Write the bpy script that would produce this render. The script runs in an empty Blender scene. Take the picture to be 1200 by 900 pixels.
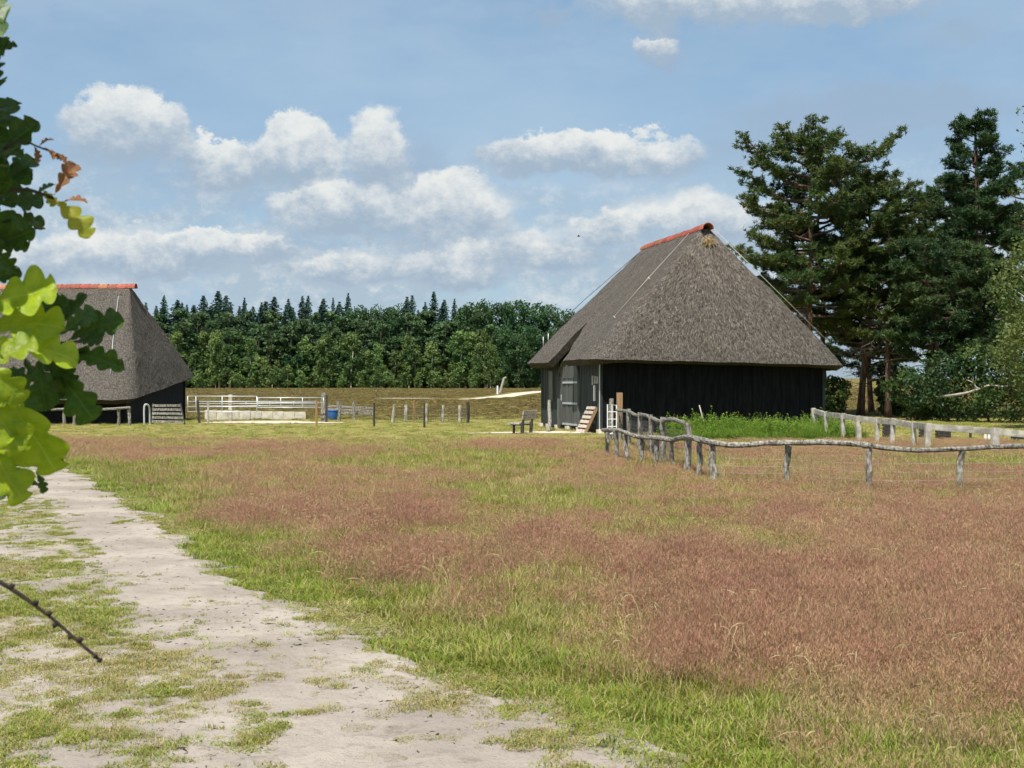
import bpy, math, random
import numpy as np
from math import radians, sin, cos, pi, atan, atan2, sqrt
from mathutils import Vector, Matrix

random.seed(7)
RNG = np.random.default_rng(11)
scene = bpy.context.scene
COL = scene.collection

# ------------------------------------------------------------------ camera, sky, sun, exposure
F, HZ, CH = 1500.0, 455.0, 1.65          # focal length in photo pixels (1200 wide), horizon row, eye height
cam_d = bpy.data.cameras.new('camera')
cam_d.sensor_width = 36.0
cam_d.lens = 36.0 * F / 1200.0
cam_d.clip_start = 0.05
cam_d.clip_end = 6000
cam_d.dof.use_dof = True
cam_d.dof.focus_distance = 30.0
cam_d.dof.aperture_fstop = 13.0
cam = bpy.data.objects.new('camera', cam_d)
cam.location = (0, 0, CH)
cam.rotation_euler = (radians(90) + atan((HZ - 450) / F), 0, 0)
COL.objects.link(cam)
scene.camera = cam

SUN_EL, SUN_AZ = 60.0, -158.0             # azimuth from +Y (view direction), clockwise: behind-left of the camera
sx = sin(radians(SUN_AZ)) * cos(radians(SUN_EL))
sy = cos(radians(SUN_AZ)) * cos(radians(SUN_EL))
sz = sin(radians(SUN_EL))
SUN = Vector((sx, sy, sz))
sun_d = bpy.data.lights.new('sun', 'SUN')
sun_d.energy = 5.0
sun_d.angle = radians(0.5)
sun_d.color = (1.0, 0.95, 0.85)
sun = bpy.data.objects.new('sun', sun_d)
sun.rotation_euler = (-SUN).to_track_quat('-Z', 'Y').to_euler()
COL.objects.link(sun)

scene.view_settings.view_transform = 'Standard'
scene.view_settings.look = 'None'
scene.view_settings.exposure = 0.35
scene.view_settings.gamma = 1.0
scene.view_settings.use_curve_mapping = False
scene.cycles.max_bounces = 4
scene.cycles.diffuse_bounces = 2
scene.cycles.glossy_bounces = 2
scene.cycles.transmission_bounces = 3
scene.cycles.transparent_max_bounces = 6
scene.cycles.use_denoising = True
scene.cycles.use_adaptive_sampling = True
scene.cycles.adaptive_threshold = 0.03

world = bpy.data.worlds.new('World')
scene.world = world
world.use_nodes = True
WT = world.node_tree
WT.nodes.clear()


class NT:
    """small helper that writes shader node trees"""
    def __init__(s, tree):
        s.t = tree

    def n(s, typ, **kw):
        nd = s.t.nodes.new(typ)
        for k, v in kw.items():
            setattr(nd, k, v)
        return nd

    def link(s, a, b):
        s.t.links.new(a, b)

    def put(s, sock, v):
        if isinstance(v, bpy.types.NodeSocket):
            s.link(v, sock)
        else:
            sock.default_value = v

    def m(s, op, a, b=None, c=None, clamp=False):
        nd = s.n('ShaderNodeMath', operation=op, use_clamp=clamp)
        s.put(nd.inputs[0], a)
        if b is not None:
            s.put(nd.inputs[1], b)
        if c is not None:
            s.put(nd.inputs[2], c)
        return nd.outputs[0]

    def vm(s, op, a, b=None):
        nd = s.n('ShaderNodeVectorMath', operation=op)
        s.put(nd.inputs[0], a)
        if b is not None:
            if op == 'SCALE':
                s.put(nd.inputs['Scale'], b)
            else:
                s.put(nd.inputs[1], b)
        return nd.outputs['Value'] if op in ('LENGTH', 'DOT_PRODUCT') else nd.outputs[0]

    def xyz(s, x, y, z):
        nd = s.n('ShaderNodeCombineXYZ')
        for k, v in enumerate((x, y, z)):
            s.put(nd.inputs[k], v)
        return nd.outputs[0]

    def sep(s, v):
        nd = s.n('ShaderNodeSeparateXYZ')
        s.link(v, nd.inputs[0])
        return nd.outputs

    def noise(s, vec, scale, detail=4, rough=0.55, color=False, dist=0.0):
        nd = s.n('ShaderNodeTexNoise')
        nd.inputs['Scale'].default_value = scale
        nd.inputs['Detail'].default_value = detail
        nd.inputs['Roughness'].default_value = rough
        nd.inputs['Distortion'].default_value = dist
        if vec is not None:
            s.link(vec, nd.inputs['Vector'])
        return nd.outputs['Color' if color else 'Fac']

    def step(s, v, a, b):
        nd = s.n('ShaderNodeMapRange', interpolation_type='SMOOTHSTEP')
        s.put(nd.inputs['Value'], v)
        nd.inputs['From Min'].default_value = a
        nd.inputs['From Max'].default_value = b
        return nd.outputs[0]

    def mix(s, f, a, b, blend='MIX'):
        nd = s.n('ShaderNodeMix', data_type='RGBA', blend_type=blend)
        s.put(nd.inputs[0], f)
        for k, v in ((6, a), (7, b)):
            if isinstance(v, bpy.types.NodeSocket):
                s.link(v, nd.inputs[k])
            else:
                nd.inputs[k].default_value = (*v, 1.0)
        return nd.outputs[2]


def build_sky():
    w = NT(WT)
    sky = w.n('ShaderNodeTexSky', sky_type='NISHITA')
    sky.sun_disc = False
    sky.sun_elevation = radians(SUN_EL)
    sky.sun_rotation = radians(SUN_AZ)
    sky.air_density = 1.0
    sky.dust_density = 1.2
    sky.ozone_density = 1.3
    geo = w.n('ShaderNodeNewGeometry')
    d = w.vm('SCALE', geo.outputs['Incoming'], -1.0)
    X, Y, Z = w.sep(d)
    az = w.m('ARCTAN2', X, Y)
    el = w.m('ARCSINE', Z)
    A = w.m('MULTIPLY', az, F)
    E = w.m('MULTIPLY', el, F)
    # puffy edges: the cloud outlines are warped by two octaves of noise
    dw = w.vm('MULTIPLY', d, (1.0, 1.0, 1.35))
    n1 = w.vm('SUBTRACT', w.noise(dw, 15.0, 2, 0.5, True), (0.5, 0.5, 0.5))
    n2c = w.noise(dw, 44.0, 7, 0.68, True)
    n2 = w.vm('SUBTRACT', n2c, (0.5, 0.5, 0.5))
    wv = w.vm('ADD', w.vm('SCALE', n1, 60.0), w.vm('SCALE', n2, 52.0))
    wx, wy, wz = w.sep(wv)
    A = w.m('ADD', A, wx)
    E = w.m('ADD', E, wy)
    # cumulus: centre u, base row v, half width, height, strength  (photo pixels -> directions)
    CL = [(150, 204, 66, 86, 1.0), (262, 216, 56, 50, .9), (350, 212, 62, 66, .95), (444, 222, 40, 84, .6),
          (395, 276, 84, 64, .9), (505, 280, 100, 74, .7), (690, 214, 130, 54, 1.0), (890, 30, 190, 60, 1.0),
          (280, 304, 78, 38, .8), (165, 318, 130, 48, .7), (30, 334, 120, 54, .6), (528, 346, 60, 56, .85),
          (735, 284, 80, 36, .6), (610, 320, 150, 60, .45), (420, 336, 120, 44, .5), (830, 300, 130, 70, .45), (768, 70, 30, 36, .5)]
    tot = top = sm = None
    for (u, v, rx, ry, k) in CL:
        a0 = atan((u - 600) / F) * F
        e0 = atan((HZ - v) / F * cos(atan((u - 600) / F))) * F
        dx = w.m('MULTIPLY', w.m('SUBTRACT', A, a0), 1.0 / rx)
        dy = w.m('MULTIPLY', w.m('SUBTRACT', E, e0 + ry * .30), 1.0 / (ry * .70))
        dd = w.m('MAXIMUM', dy, w.m('MULTIPLY', dy, -2.0))
        r = w.m('SQRT', w.m('MULTIPLY_ADD', dx, dx, w.m('MULTIPLY', dd, dd)))
        f = w.m('MAXIMUM', w.m('MULTIPLY', w.m('SUBTRACT', 1.25, r), k), 0.0)
        g = w.m('MULTIPLY', f, dy)
        tot = f if tot is None else w.m('MAXIMUM', tot, f)
        sm = f if sm is None else w.m('ADD', sm, f)
        top = g if top is None else w.m('ADD', top, g)
    hgt = w.m('DIVIDE', top, w.m('ADD', sm, 0.02))
    # cumulus elsewhere round the sky, of the same kind
    zz = w.m('ADD', w.m('MAXIMUM', Z, 0.0), 0.16)
    pl = w.xyz(w.m('DIVIDE', X, zz), w.m('DIVIDE', Y, zz), 0.0)
    g_mask = w.m('MAXIMUM', w.step(w.m('ABSOLUTE', az), 0.42, 0.62), w.step(el, 0.33, 0.5))
    g0 = w.noise(pl, 0.75, 5, 0.58)
    gen0 = w.m('MULTIPLY', w.m('MULTIPLY', w.m('SUBTRACT', g0, 0.5), 6.0), g_mask)
    C = w.m('MAXIMUM', tot, gen0)
    alpha = w.step(w.m('MULTIPLY', C, w.m('ADD', 0.9, w.m('MULTIPLY', hgt, 1.3))), 0.05, 0.42)
    nx, ny, nz = w.sep(n2c)
    lit = w.m('ADD', w.m('MULTIPLY', hgt, 0.85), w.m('MULTIPLY', w.m('SUBTRACT', nz, 0.5), 1.7))
    lit = w.m('ADD', lit, w.m('MULTIPLY', g_mask, 0.3))
    lit = w.step(lit, -0.20, 0.92)
    ccol = w.mix(lit, (2.95, 3.75, 4.65), (6.7, 6.8, 6.6))
    # low bank of broken cloud round the horizon
    band = w.m('MULTIPLY', w.step(el, 0.005, 0.04), w.step(el, 0.21, 0.10))
    bn = w.noise(w.vm('MULTIPLY', d, (1.0, 1.0, 2.4)), 12.0, 6, 0.62)
    bank = w.m('MULTIPLY', w.m('MULTIPLY', w.step(bn, 0.36, 0.56), band), 0.85)
    bankc = w.mix(w.step(ny, 0.42, 0.70), (3.3, 4.15, 4.95), (5.5, 5.9, 6.1))
    # thin veil over the blue
    veil_n = w.noise(w.vm('MULTIPLY', d, (1.0, 1.0, 2.6)), 3.2, 5, 0.6)
    veil = w.m('MULTIPLY', w.step(veil_n, 0.3, 0.72), 0.6)
    base = w.mix(0.45, sky.outputs[0], (2.25, 3.85, 5.5))
    base = w.mix(veil, base, (3.6, 4.75, 5.85))
    g2 = w.noise(w.vm('MULTIPLY', d, (1.0, 1.0, 2.2)), 7.0, 5, 0.6)
    patch = w.m('MULTIPLY', w.step(g2, 0.54, 0.70), 0.55)
    base = w.mix(patch, base, (3.0, 4.0, 5.3))
    # soft grey cloud without lit tops
    gsum = None
    for (u, v, rx, ry, k) in [(1010, 140, 200, 44, .85), (900, 180, 120, 30, .5), (770, 55, 34, 26, .8), (480, 195, 60, 60, .5), (600, 300, 190, 34, .7), (720, 196, 150, 26, .45), (330, 300, 200, 40, .5), (1120, 30, 70, 22, .4), (250, 215, 200, 26, .4), (650, 10, 26, 12, .7)]:
        dx = w.m('MULTIPLY', w.m('SUBTRACT', A, atan((u - 600) / F) * F), 1.0 / rx)
        dy = w.m('MULTIPLY', w.m('SUBTRACT', E, atan((HZ - v) / F * cos(atan((u - 600) / F))) * F), 1.0 / ry)
        r = w.m('SQRT', w.m('MULTIPLY_ADD', dx, dx, w.m('MULTIPLY', dy, dy)))
        f = w.m('MULTIPLY', w.m('MAXIMUM', w.m('SUBTRACT', 1.15, r), 0.0), k)
        gsum = f if gsum is None else w.m('MAXIMUM', gsum, f)
    base = w.mix(w.m('MULTIPLY', w.step(gsum, 0.0, 0.55), 0.75), base, (2.7, 3.6, 4.75))
    base = w.mix(bank, base, bankc)
    col = w.mix(w.m('MULTIPLY', alpha, 0.92), base, ccol)
    bg = w.n('ShaderNodeBackground')
    bg.inputs['Strength'].default_value = 0.10
    w.link(col, bg.inputs['Color'])
    out = w.n('ShaderNodeOutputWorld')
    w.link(bg.outputs[0], out.inputs['Surface'])


build_sky()
world.cycles.sampling_method = 'MANUAL'
world.cycles.sample_map_resolution = 512


# ------------------------------------------------------------------ helpers
def P(u, v, Y):
    """photo pixel at depth Y -> world point"""
    return np.array([(u - 600) / F * Y, Y, CH + (HZ - v) / F * Y])


def G(u, v):
    """photo pixel -> point on the flat ground"""
    Y = CH * F / (v - HZ)
    return np.array([(u - 600) / F * Y, Y, 0.0])


def _h(ix, iy, s):
    v = np.sin(ix * 127.1 + iy * 311.7 + s * 74.7) * 43758.5453
    return v - np.floor(v)


def vnoise(x, y, s=0):
    x = np.asarray(x, float); y = np.asarray(y, float)
    ix, iy = np.floor(x), np.floor(y)
    fx, fy = x - ix, y - iy
    fx = fx * fx * (3 - 2 * fx); fy = fy * fy * (3 - 2 * fy)
    a, b = _h(ix, iy, s), _h(ix + 1, iy, s)
    c, d = _h(ix, iy + 1, s), _h(ix + 1, iy + 1, s)
    return (a * (1 - fx) + b * fx) * (1 - fy) + (c * (1 - fx) + d * fx) * fy


def fbm(x, y, s=0, o=4):
    t, a, n = 0.0, 0.5, 0.0
    for k in range(o):
        t = t + a * vnoise(np.asarray(x) * 2 ** k, np.asarray(y) * 2 ** k, s + k * 13)
        n += a
        a *= 0.55
    return t / n


def sstep(v, a, b):
    t = np.clip((np.asarray(v, float) - a) / (b - a), 0, 1)
    return t * t * (3 - 2 * t)


def gz(x, y):
    """height of the ground"""
    x = np.asarray(x, float); y = np.asarray(y, float)
    z = 0.05 * (fbm(x * .12, y * .12, 3) - .5) * sstep(np.hypot(x, y), 6, 20)
    t = np.clip((y - 80) / 175.0, 0, 1)
    z = z + 1.62 * t + 0.25 * (fbm(x * .03, y * .03, 5) - .5) * t
    z = z + np.clip((y - 300) / 1500.0, 0, 1) * 14
    return z


class MB:
    """collects vertices and faces for ONE mesh"""
    def __init__(s):
        s.v, s.f, s.m, s.n = [], [], [], 0

    def add(s, verts, faces, mi=0):
        verts = np.asarray(verts, float).reshape(-1, 3)
        s.v.append(verts)
        for f in faces:
            s.f.append(tuple(int(i) + s.n for i in f))
            s.m.append(mi)
        s.n += len(verts)

    def addn(s, verts, faces, mi=0):
        """numpy faces (n,k)"""
        s.v.append(np.asarray(verts, float).reshape(-1, 3))
        s.f.extend(map(tuple, (np.asarray(faces) + s.n).tolist()))
        s.m.extend([mi] * len(faces))
        s.n += len(s.v[-1])

    def box(s, c, half, ax=None, mi=0, jit=0.0):
        """box at c with half sizes along the axes ax (three unit vectors)"""
        c = np.asarray(c, float)
        ax = np.eye(3) if ax is None else np.asarray(ax, float)
        vs = []
        for dz in (-1, 1):
            for dy in (-1, 1):
                for dx in (-1, 1):
                    vs.append(c + ax[0] * dx * half[0] + ax[1] * dy * half[1] + ax[2] * dz * half[2])
        vs = np.array(vs)
        if jit:
            vs += np.random.default_rng(s.n + 5).normal(0, jit, vs.shape)
        s.add(vs, [(0, 2, 3, 1), (4, 5, 7, 6), (0, 1, 5, 4), (2, 6, 7, 3), (0, 4, 6, 2), (1, 3, 7, 5)], mi)

    def beam(s, p, q, w, h, up=(0, 0, 1), mi=0, jit=0.0):
        p, q = np.asarray(p, float), np.asarray(q, float)
        d = q - p
        L = np.linalg.norm(d)
        d = d / L
        up = np.asarray(up, float)
        if abs(d @ up) > .97:
            up = np.array([0, 1.0, 0])
        a = np.cross(up, d); a /= np.linalg.norm(a)
        b = np.cross(d, a)
        s.box((p + q) / 2, (L / 2, w / 2, h / 2), (d, a, b), mi, jit)

    def tube(s, pts, rad, n=6, mi=0, rough=0.0, seed=0):
        pts = np.asarray(pts, float)
        k = len(pts)
        rad = np.broadcast_to(np.asarray(rad, float), (k,))
        rg = np.random.default_rng(seed)
        tan = np.gradient(pts, axis=0)
        tan /= np.linalg.norm(tan, axis=1)[:, None] + 1e-9
        ref = np.array([0.0, 0, 1]) if abs(tan[0, 2]) < .9 else np.array([1.0, 0, 0])
        vs = []
        for i in range(k):
            a = np.cross(ref, tan[i]); a /= np.linalg.norm(a) + 1e-9
            b = np.cross(tan[i], a)
            ref = b
            ref = ref if abs(ref @ tan[min(i + 1, k - 1)]) < .95 else a
            for j in range(n):
                t = 2 * pi * j / n
                r = rad[i] * (1 + rough * rg.normal())
                vs.append(pts[i] + (a * cos(t) + b * sin(t)) * r)
        fs = []
        for i in range(k - 1):
            for j in range(n):
                j2 = (j + 1) % n
                fs.append((i * n + j, i * n + j2, (i + 1) * n + j2, (i + 1) * n + j))
        fs.append(tuple(range(n))[::-1])
        fs.append(tuple((k - 1) * n + j for j in range(n)))
        s.add(vs, fs, mi)

    def mesh(s, name, mats, smooth=False):
        me = bpy.data.meshes.new(name)
        V = np.concatenate(s.v) if s.v else np.zeros((0, 3))
        me.from_pydata(V, [], s.f)
        for m_ in (mats if isinstance(mats, (list, tuple)) else [mats]):
            me.materials.append(m_)
        if len(set(s.m)) > 1:
            me.polygons.foreach_set('material_index', s.m)
        if smooth:
            me.polygons.foreach_set('use_smooth', [True] * len(s.f))
        me.update()
        return me


def tag(o, label=None, cat=None, group=None, kind=None):
    for k, v in (('label', label), ('category', cat), ('group', group), ('kind', kind)):
        if v:
            o[k] = v
    return o


def link(o):
    COL.objects.link(o)
    return o


def empty(name, loc, label, cat, group=None, rz=0.0):
    o = bpy.data.objects.new(name, None)
    o.empty_display_size = 0.2
    o.location = Vector([float(c) for c in loc])
    o.rotation_euler = (0, 0, rz)
    return link(tag(o, label, cat, group))


def obj(name, mb, mats, parent=None, smooth=False, kind=None, world_parent=None):
    """one mesh object; verts are in world space, moved into the parent's frame when there is one"""
    me = mb if isinstance(mb, bpy.types.Mesh) else mb.mesh(name, mats, smooth)
    o = bpy.data.objects.new(name, me)
    link(o)
    if parent is not None:
        o.parent = parent
        off = Vector((0, 0, 0))
        p = parent
        while p is not None:
            off += p.location
            p = p.parent
        o.location = -off
    if kind:
        o['kind'] = kind
    return o


def share(name, me, parent, loc=(0, 0, 0), rot=(0, 0, 0), sc=(1, 1, 1)):
    """child that shares mesh data, placed in the parent's frame"""
    o = bpy.data.objects.new(name, me)
    o.parent = parent
    o.location = loc
    o.rotation_euler = rot
    o.scale = sc
    return link(o)


# ------------------------------------------------------------------ materials
def material(name):
    m_ = bpy.data.materials.new(name)
    m_.use_nodes = True
    t = NT(m_.node_tree)
    b = m_.node_tree.nodes['Principled BSDF']
    return m_, t, b


def mat(name, c1, c2, scale=6.0, rough=0.8, stretch=(1, 1, 1), bump=0.3, bdist=0.01, spec=0.3, detail=5, lo=.35, hi=.65, rand=0.0, metal=0.0):
    m_, t, b = material(name)
    tc = t.n('ShaderNodeTexCoord').outputs['Object']
    v = t.vm('MULTIPLY', tc, stretch)
    n = t.noise(v, scale, detail, 0.6)
    f = t.step(n, lo, hi)
    c = t.mix(f, c1, c2)
    if rand:
        oi = t.n('ShaderNodeObjectInfo').outputs['Random']
        hs = t.n('ShaderNodeHueSaturation')
        t.link(c, hs.inputs['Color'])
        t.link(t.m('ADD', t.m('MULTIPLY', oi, rand), 1 - rand / 2), hs.inputs['Value'])
        t.link(t.m('ADD', t.m('MULTIPLY', t.m('FRACT', t.m('MULTIPLY', oi, 7.31)), rand * .08), .5 - rand * .04), hs.inputs['Hue'])
        c = hs.outputs[0]
    t.link(c, b.inputs['Base Color'])
    b.inputs['Roughness'].default_value = rough
    b.inputs['Specular IOR Level'].default_value = spec
    b.inputs['Metallic'].default_value = metal
    if bump:
        bp = t.n('ShaderNodeBump')
        bp.inputs['Strength'].default_value = bump
        bp.inputs['Distance'].default_value = bdist
        t.link(n, bp.inputs['Height'])
        t.link(bp.outputs[0], b.inputs['Normal'])
    return m_


def leaf_mat(name, c1, c2, trans=0.4, scale=.8, rand=.3, rough=.55, spec=.25, tcol=None):
    """foliage: diffuse with light passing through"""
    m_, t, b = material(name)
    tc = t.n('ShaderNodeTexCoord').outputs['Object']
    n = t.noise(tc, scale, 3, .6)
    c = t.mix(t.step(n, .36, .64), c1, c2)
    oi = t.n('ShaderNodeObjectInfo').outputs['Random']
    hs = t.n('ShaderNodeHueSaturation')
    t.link(c, hs.inputs['Color'])
    t.link(t.m('ADD', t.m('MULTIPLY', oi, rand), 1 - rand / 2), hs.inputs['Value'])
    t.link(t.m('ADD', t.m('MULTIPLY', t.m('FRACT', t.m('MULTIPLY', oi, 9.7)), .03), .485), hs.inputs['Hue'])
    c = hs.outputs[0]
    t.link(c, b.inputs['Base Color'])
    b.inputs['Roughness'].default_value = rough
    b.inputs['Specular IOR Level'].default_value = spec
    tr = t.n('ShaderNodeBsdfTranslucent')
    if tcol is None:
        t.link(c, tr.inputs['Color'])
    else:
        t.link(t.mix(.6, c, tcol), tr.inputs['Color'])
    mx = t.n('ShaderNodeMixShader')
    mx.inputs[0].default_value = trans
    t.link(b.outputs[0], mx.inputs[1])
    t.link(tr.outputs[0], mx.inputs[2])
    t.link(mx.outputs[0], m_.node_tree.nodes['Material Output'].inputs['Surface'])
    return m_


def thatch_mat(name, along):
    """weathered reed: streaks and speckle, with darker damp patches"""
    m_, t, b = material(name)
    tc = t.n('ShaderNodeTexCoord').outputs['Object']
    v = t.vm('MULTIPLY', tc, (1, 1, .42))
    a = t.noise(v, 17, 4, .72)
    f = t.noise(v, 46, 3, .7)
    big = t.noise(tc, .8, 4, .6)
    c = t.mix(t.step(a, .33, .68), (.034, .030, .027), (.175, .154, .134))
    c = t.mix(t.m('MULTIPLY', t.step(f, .56, .72), .6), c, (.27, .245, .215))
    c = t.mix(t.m('MULTIPLY', t.step(f, .44, .3), .6), c, (.03, .025, .021))
    c = t.mix(t.m('MULTIPLY', t.step(big, .5, .7), .3), c, (.075, .068, .052))
    t.link(c, b.inputs['Base Color'])
    b.inputs['Roughness'].default_value = .9
    b.inputs['Specular IOR Level'].default_value = .12
    bp = t.n('ShaderNodeBump')
    bp.inputs['Strength'].default_value = .9
    bp.inputs['Distance'].default_value = .05
    t.link(t.m('ADD', a, t.m('MULTIPLY', f, .5)), bp.inputs['Height'])
    t.link(bp.outputs[0], b.inputs['Normal'])
    return m_


M = {}
M['thatch'] = thatch_mat('thatch', 0)
M['straw_light'] = mat('straw_light', (.31, .275, .225), (.17, .15, .125), 3, .85, bump=0, rand=.5)
M['straw_dark'] = mat('straw_dark', (.05, .043, .036), (.10, .085, .068), 3, .9, bump=0)
M['straw_new'] = mat('straw_new', (.52, .38, .18), (.36, .25, .11), 14, .8, bump=.4)
M['thatch_under'] = mat('thatch_under', (.022, .018, .014), (.05, .04, .03), 10, .95, bump=.5)  # weathered underside, colour darkened further to stand for shade in the notch
M['ridge_tile'] = mat('ridge_tile', (.40, .135, .085), (.25, .085, .055), 7, .85, rand=.5, bump=.3)
M['black_board'] = mat('black_board', (.005, .006, .007), (.012, .014, .016), 9, .75, (1, 1, .15), .3, .004, spec=.12)
M['grey_board'] = mat('grey_board', (.07, .075, .072), (.125, .13, .125), 9, .7, (1, 1, .12), .3, .004, spec=.3, rand=.3)
M['tar_board'] = mat('tar_board', (.022, .029, .029), (.042, .05, .05), 8, .7, (1, 1, .12), .3, .004, spec=.3)
M['weather_wood'] = mat('weather_wood', (.09, .082, .068), (.34, .32, .275), 22, .9, (1, 1, .45), .9, .012, rand=.3, detail=8)
M['pale_wood'] = mat('pale_wood', (.30, .28, .235), (.50, .47, .41), 12, .8, (.4, .4, .4), .4, .006, rand=.25)
M['brown_wood'] = mat('brown_wood', (.26, .155, .075), (.34, .21, .11), 12, .8, (1, 1, .2), .3, .006)
M['dark_wood'] = mat('dark_wood', (.03, .028, .026), (.06, .055, .05), 12, .8, (1, 1, .3), .3, .006)
M['bench_wood'] = mat('bench_wood', (.24, .22, .19), (.42, .39, .35), 14, .8, (.3, 1, 1), .4, .006, rand=.3)
M['pallet_wood'] = mat('pallet_wood', (.42, .36, .3), (.58, .51, .44), 10, .85, (.4, 1, 1), .3, .005, rand=.25)
M['steel'] = mat('steel', (.50, .53, .55), (.64, .66, .67), 20, .45, bump=0, spec=.5, metal=.35)
M['wire'] = mat('wire', (.42, .38, .32), (.55, .5, .43), 20, .5, bump=0, metal=.3)
M['wire_dark'] = mat('wire_dark', (.07, .065, .06), (.13, .12, .11), 20, .6, bump=0)
M['white_paint'] = mat('white_paint', (.74, .75, .74), (.82, .82, .8), 20, .5, bump=0)
M['concrete'] = mat('concrete', (.52, .47, .40), (.68, .63, .54), 4, .9, bump=.3)
M['blue_plastic'] = mat('blue_plastic', (.03, .13, .42), (.04, .17, .5), 3, .4, bump=0, spec=.5)
M['rubber'] = mat('rubber', (.012, .012, .013), (.02, .02, .02), 3, .7, bump=0)
M['glass_dark'] = mat('glass_dark', (.10, .105, .085), (.13, .13, .10), 3, .5, bump=0, spec=.4)
M['sand_light'] = mat('sand_light', (.52, .44, .33), (.62, .54, .42), 2.0, .95, bump=.2)
M['pine_bark'] = mat('pine_bark', (.05, .034, .026), (.16, .10, .068), 7, .95, (1, 1, .25), .8, .04)
M['dead_wood'] = mat('dead_wood', (.30, .265, .23), (.46, .42, .37), 10, .9, bump=.4)
M['dead_twig'] = mat('dead_twig', (.17, .135, .11), (.26, .22, .19), 5, .95, bump=0)
M['birch_bark'] = mat('birch_bark', (.62, .6, .56), (.2, .18, .16), 5, .8, (1, 1, .35), .2, lo=.52, hi=.7)
M['trunk_far'] = mat('trunk_far', (.07, .052, .04), (.14, .105, .08), 2, .95, bump=0)
M['oak_bark'] = mat('oak_bark', (.035, .028, .022), (.09, .075, .06), 9, .95, (1, 1, .3), .8, .02)
M['twig_dark'] = mat('twig_dark', (.018, .012, .012), (.04, .026, .022), 60, .8, bump=.4, bdist=.001)
M['crumb'] = mat('crumb', (.05, .035, .022), (.11, .08, .05), 40, .9, bump=0, rand=.5)
M['pebble'] = mat('pebble', (.20, .18, .16), (.34, .31, .28), 30, .85, bump=0, rand=.5)
M['pine'] = leaf_mat('pine', (.032, .070, .018), (.088, .125, .030), .22, .35, .25)
M['pine_b'] = leaf_mat('pine_b', (.022, .056, .020), (.056, .098, .030), .2, .3, .2)
M['pine_olive'] = leaf_mat('pine_olive', (.05, .08, .02), (.10, .125, .03), .25, .5, .2)
M['birch_leaf'] = leaf_mat('birch_leaf', (.10, .155, .04), (.19, .235, .075), .38, .5, .2)
M['bush_leaf'] = leaf_mat('bush_leaf', (.035, .07, .02), (.09, .13, .035), .3, .6, .3)
M['far_conifer'] = leaf_mat('far_conifer', (.026, .066, .050), (.052, .105, .074), .2, .25, .35)
M['far_pine'] = leaf_mat('far_pine', (.048, .10, .040), (.095, .155, .058), .25, .25, .4)
M['far_birch'] = leaf_mat('far_birch', (.085, .155, .045), (.165, .23, .065), .32, .25, .5)
M['far_beech'] = leaf_mat('far_beech', (.030, .080, .030), (.068, .13, .044), .28, .25, .3)
M['weed'] = leaf_mat('weed', (.15, .27, .03), (.27, .38, .06), .35, 1.2, .3)
def oak_mat(name, c1, c2, vein, trans, tcol=None):
    """oak leaf in its own frame: x across, y from stalk to tip; pale midrib and side veins, blotches"""
    m_, t, b = material(name)
    tc = t.n('ShaderNodeTexCoord').outputs['Object']
    x, y, z = t.sep(tc)
    ax = t.m('ABSOLUTE', x)
    n = t.noise(tc, 7, 5, .65)
    c = t.mix(t.step(n, .35, .65), c1, c2)
    rib = t.step(ax, .014, .006)
    ph = t.m('SUBTRACT', y, t.m('MULTIPLY', ax, .75))
    sv = t.step(t.m('ABSOLUTE', t.m('SUBTRACT', t.m('FRACT', t.m('MULTIPLY', ph, 9.0)), .5)), .07, .02)
    v = t.m('MAXIMUM', rib, t.m('MULTIPLY', sv, .55))
    c = t.mix(t.m('MULTIPLY', v, .75), c, vein)
    sp = t.noise(tc, 28, 3, .6)
    c = t.mix(t.m('MULTIPLY', t.step(sp, .66, .74), .6), c, (.10, .07, .02))
    oi = t.n('ShaderNodeObjectInfo').outputs['Random']
    hs = t.n('ShaderNodeHueSaturation')
    t.link(c, hs.inputs['Color'])
    t.link(t.m('ADD', t.m('MULTIPLY', oi, .4), .8), hs.inputs['Value'])
    c = hs.outputs[0]
    t.link(c, b.inputs['Base Color'])
    b.inputs['Roughness'].default_value = .42
    b.inputs['Specular IOR Level'].default_value = .4
    bp = t.n('ShaderNodeBump')
    bp.inputs['Strength'].default_value = .5
    bp.inputs['Distance'].default_value = .004
    t.link(t.m('SUBTRACT', t.m('MULTIPLY', n, .6), v), bp.inputs['Height'])
    t.link(bp.outputs[0], b.inputs['Normal'])
    tr = t.n('ShaderNodeBsdfTranslucent')
    t.link(c if tcol is None else t.mix(.55, c, tcol), tr.inputs['Color'])
    mx = t.n('ShaderNodeMixShader')
    mx.inputs[0].default_value = trans
    t.link(b.outputs[0], mx.inputs[1])
    t.link(tr.outputs[0], mx.inputs[2])
    t.link(mx.outputs[0], m_.node_tree.nodes['Material Output'].inputs['Surface'])
    return m_


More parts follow.
